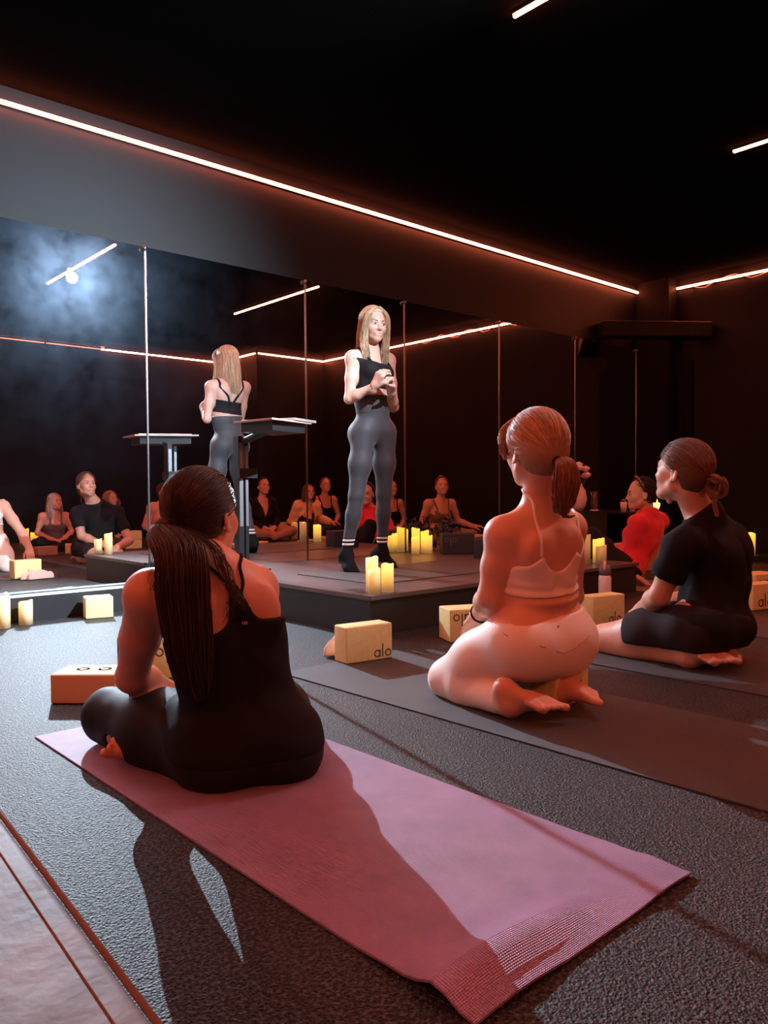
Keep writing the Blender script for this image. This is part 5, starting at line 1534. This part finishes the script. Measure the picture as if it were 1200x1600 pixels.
    l2 = lock_strands([P(.0, .06, .108), P(-.062, .062, .055), P(-.078, .045, -.04), P(-.074, .050, -.12), P(-.055, .080, -.20), P(-.045, .09, -.27)], [.010, .016, .020, .022, .026, .014], 420, 44, .0015, .010, .6, ends=.3)
    npmesh('hair', [tubes(W1, r1, 3), l1, l2], H_BLOND, root)
    sh2 = Shape(); sh2.ell(hc+R @ CC, (CR+.007), R, .02)
    lo, hi = sh2.bounds(); g = Grid(lo-.01, hi+.01, .005); D = g.eval(sh2); X, Y, Z = g.xyz()
    D = np.maximum(D, loc(R, hc)(lambda x, y, z: np.maximum((y*.8-z*.62)-.004, -.05-z))(X, Y, Z))
    npmesh('hair_base', [surface_net(D.astype(np.float32), g.lo, .005)], H_BLOND, root)
    face_parts(hc, R, .98, root, BROWL, (0.36, 0.09, 0.09), smile=.9)
    shift(root, (J['pelvis'][0], J['pelvis'][1], zs))
    return root

# ---- cross-legged sitters seen only in the mirror --------------------------
def sitter(x, y, face, hz, skinm, label, hair, tops, legs, look=0, tilt=5, lean=0.05, arms='lap', male=False, hairm=None, seed=1, brow=None, smile=0., W=1.0, legpose='cross'):
    s = hz/.70
    hb = 90+look
    def p(r, f, u): return V3(r, f, u)*s
    J = dict(pelvis=p(0, 0, .11), chest=p(0, lean*.5, .36), neck=p(0, lean*.9+.01, .535), head=p(0, lean+.04, .70), hfwd=bear(hb, tilt), hup=V3(0, 0, 1),
             shL=p(-.165, lean*.8, .49), shR=p(.165, lean*.8, .49), hipL=p(-.085, .0, .11), hipR=p(.085, .0, .11))
    if legpose == 'cross':
        J.update(knL=p(-.31, .27, .12), knR=p(.31, .27, .12), anL=p(.06, .36, .07), anR=p(-.08, .42, .06))
    elif legpose == 'kneel':
        J.update(knL=p(-.12, .42, .06), knR=p(.12, .42, .06), anL=p(-.10, .04, .045), anR=p(.10, .04, .045))
    else:
        J.update(knL=p(-.16, .36, .36), knR=p(.30, .30, .12), anL=p(-.14, .48, .06), anR=p(-.02, .40, .06))
    if arms == 'lap':
        J.update(elL=p(-.235, .05, .26), elR=p(.235, .05, .26), wrL=p(-.08, .20, .17), wrR=p(.08, .20, .17), hdL=V3(.8, .5, -.2), hdR=V3(-.8, .5, -.2))
    elif arms == 'knees':
        J.update(elL=p(-.25, .08, .28), elR=p(.25, .08, .28), wrL=p(-.27, .26, .19), wrR=p(.27, .26, .19), hdL=V3(-.1, .9, -.2), hdR=V3(.1, .9, -.2))
    else:
        J.update(elL=p(-.22, -.03, .25), elR=p(.25, .05, .28), wrL=p(-.12, .12, .16), wrR=p(.36, .22, .22), hdL=V3(.4, .8, -.3), hdR=V3(.6, .7, 0))
    J.update(hnL=V3(0, 0, -1), hnR=V3(0, 0, -1), thL=-1, thR=1, curlL=.4, curlR=.4, hs=s)
    sh, Rc, Rp, mid = body_shape(J, W*s*.98, male=male, heads=min(1.0, s*1.0))
    root = skin_mesh(sh, skinm, .013*s, .0055, .0075)
    tag(root, label, 'person')
    ch = J['chest']; fr = loc(Rc, ch)
    for t in tops:
        kind, name, m = t[:3]
        low = plane(J['pelvis']+Rp @ V3(0, 0, t[3] if len(t) > 3 else .0), -Rp[:, 2])
        nk = plane(J['neck']+Rc @ V3(0, 0, .02), unit(Rc[:, 2]*.85+Rc[:, 1]*.5))
        if kind == 'tee':
            hem = [cuff(J, q, .6) for q in 'LR']
            garment(name, sh, {'torso', 'arm'}, .013, both(low, nk, *hem), .011, m, root, folds(.005, 40, seed))
        elif kind == 'long':
            garment(name, sh, {'torso', 'arm', 'fore'}, .016, both(low, nk, *[cuff(J, q, 1.92) for q in 'LR']), .011, m, root, folds(.006, 40, seed))
        elif kind == 'open':      # open shirt: sides and sleeves only
            garment(name, sh, {'torso', 'arm', 'fore'}, .028, both(low, nk, fr(lambda x, y, z: .02-(np.abs(x)-.045-.10*np.clip(.1-z, 0, .3)+np.clip(-y, 0, 1)*3)), *[cuff(J, q, 1.95) for q in 'LR']), .011, m, root, folds(.007, 45, seed))
        elif kind == 'vee':
            garment(name, sh, {'torso', 'arm', 'fore'}, .014, both(low, nk, fr(lambda x, y, z: np.where(y > 0, (z*.35+.02)-np.abs(x)-.0, -.1)*1.0), *[cuff(J, q, 1.95) for q in 'LR']), .011, m, root, folds(.005, 40, seed))
        else:                     # tank: deep neck, cut at the shoulders
            garment(name, sh, {'torso'}, .009, both(low, fr(lambda x, y, z: z-(.03*s+3.5*np.clip(np.abs(x), 0, .10)**2)), fr(lambda x, y, z: np.where(z > 0.02, np.abs(x)-.105*s, -1.0))), .010, m, root, folds(.003, 40, seed))
            for sd in (-1, 1):
                strap('strap', sh, [ch+Rc @ V3(sd*.08*s, .12, .05), J['neck']+Rc @ V3(sd*.10*s, .05, .01), J['neck']+Rc @ V3(sd*.105*s, .0, .03), J['neck']+Rc @ V3(sd*.09*s, -.06, -.03), ch+Rc @ V3(sd*.07*s, -.12, .04)], .010, m, root, .002)
    garment('trousers', sh, {'torso', 'leg'}, .010, waist(J, Rp, .05), .013*s, legs, root)
    hc, R, k = J['head'], frame(J['hfwd'], J['hup']), min(1.0, s)
    hm = hairm
    if hair in ('tied', 'bun', 'tail'):
        cap_hair(hc, R, k, hm, root, .006, .012, line=.050, back=-.085)
        parts = [pulled_strands(hc, R, k, V3(0, -.12, 0.0), 350, seed, 1.16, .0018)]
        if hair == 'bun': 
            b = Shape().ball(hc+R @ V3(0.0, -.075, .105)*k, .045*k).ball(hc+R @ V3(0, -.095, .07)*k, .035*k)
            lo, hi = b.bounds(); g = Grid(lo-.012, hi+.012, .006); D = g.eval(b); X, Y, Z = g.xyz(); D = D+.004*np.sin(X*210+4*np.sin(Z*70))*np.sin(Y*190)
            npmesh('bun', [surface_net(D.astype(np.float32), g.lo, .006)], hm, root)
        npmesh('hair_strands', parts, hm, root)
    else:
        ln = dict(long=.26, mid=.16, curly=.13)[hair]
        W1, r1 = long_hair(hc, R, k, 900, seed, ln, .0026, part=.01, face=.85, k0=1.14, flare=.05 if hair == 'curly' else .015, wave=.012, curly=1.2 if hair == 'curly' else 0)
        npmesh('hair', [tubes(W1, r1, 3)], hm, root)
        cap_hair(hc, R, k, hm, root, .006, .008, line=.045, back=-.07)
    face_parts(hc, R, k, root, brow or BROWK, smile=smile)
    root.location = (x, y, 0); root.rotation_euler = (0, 0, math.radians(face-90))
    return root

def T_(name, c): return mat(name, c, 0.85, 0.2, bump=(120, .15, .002))
if PEOPLE:
    for fn, z in ((person_e, STG[4]+.0055), (person_a, .0055), (person_b, .0055), (person_c, .0055), (person_d, .0055)):
        FLOOR[0] = z; fn()
    FLOOR[0] = .0055
FLOOR[0] = .0055
if PEOPLE > 1:
    sitter(3.45, -.52, 95, .60, SK_B, 'person with long grey hair in a grey tank top, seen in the mirror', 'long', [('tank', 'tank_top', T_('tank_grey', (0.16, 0.15, 0.18)))], CL_BLACK, look=-22, hairm=H_GREY, seed=51, brow=BROWL)
    sitter(4.24, -.78, 80, .62, SK_E, 'person with curly reddish blonde hair in a navy top, seen in the mirror', 'curly', [('long', 'jumper', T_('navy_top', (0.05, 0.055, 0.11)))], CL_GREY, look=-10, hairm=hairmat('hair_strawberry', (0.42, 0.19, 0.09)), seed=52)
    sitter(4.90, -.55, 85, .71, SK_D, 'person in a pale pink shirt beside the stand column, seen in the mirror', 'tied', [('long', 'shirt', T_('shirt_pink', (0.72, 0.46, 0.38)))], CL_GREY, look=-15, hairm=H_BROWN, seed=53, arms='side', legpose='up')
    sitter(6.25, -.20, 88, .78, SK_D, 'person in an open necked black shirt, smiling, seen in the mirror', 'tied', [('vee', 'shirt', CL_SHIRT)], T_('legs_tan', (0.40, 0.24, 0.18)), look=8, hairm=H_BLACK, seed=54, smile=.8)
    sitter(7.20, -.42, 95, .69, SK_B, 'person in an open tan shirt over a black bra top, seen in the mirror', 'mid', [('open', 'open_shirt', T_('shirt_tan', (0.86, 0.60, 0.38))), ('tank', 'bra_top', CL_BLACK, .19)], CL_LEG, look=10, hairm=H_BROWN, seed=55, arms='side', legpose='up', lean=.10)
    sitter(7.78 , -.72, 95, .80, SK_D, 'person in a sleeveless black top beside the open tan shirt, in the mirror', 'tied', [('tank', 'tank_top', CL_SHIRT)], CL_BLACK, look=12, hairm=H_BROWN, seed=56, arms='lap', legpose='kneel', smile=.3)
    sitter(7.85, .80, 100, .74, SK_D, 'person with dark pinned curls and a black strappy top behind the dark flowers', 'bun', [('tank', 'camisole', CL_BLACK)], CL_BLACK, look=14, hairm=H_BLACK, seed=57, smile=.8)
    sitter(7.35, 2.32, 105, .76, SK_D, 'person with a top knot in an olive green crop top, in the mirror', 'bun', [('tank', 'crop_top', T_('olive_top', (0.17, 0.15, 0.085)), .17)], T_('legs_brown', (0.28, 0.19, 0.14)), look=22, hairm=H_BROWN, seed=58, arms='side', smile=.7)
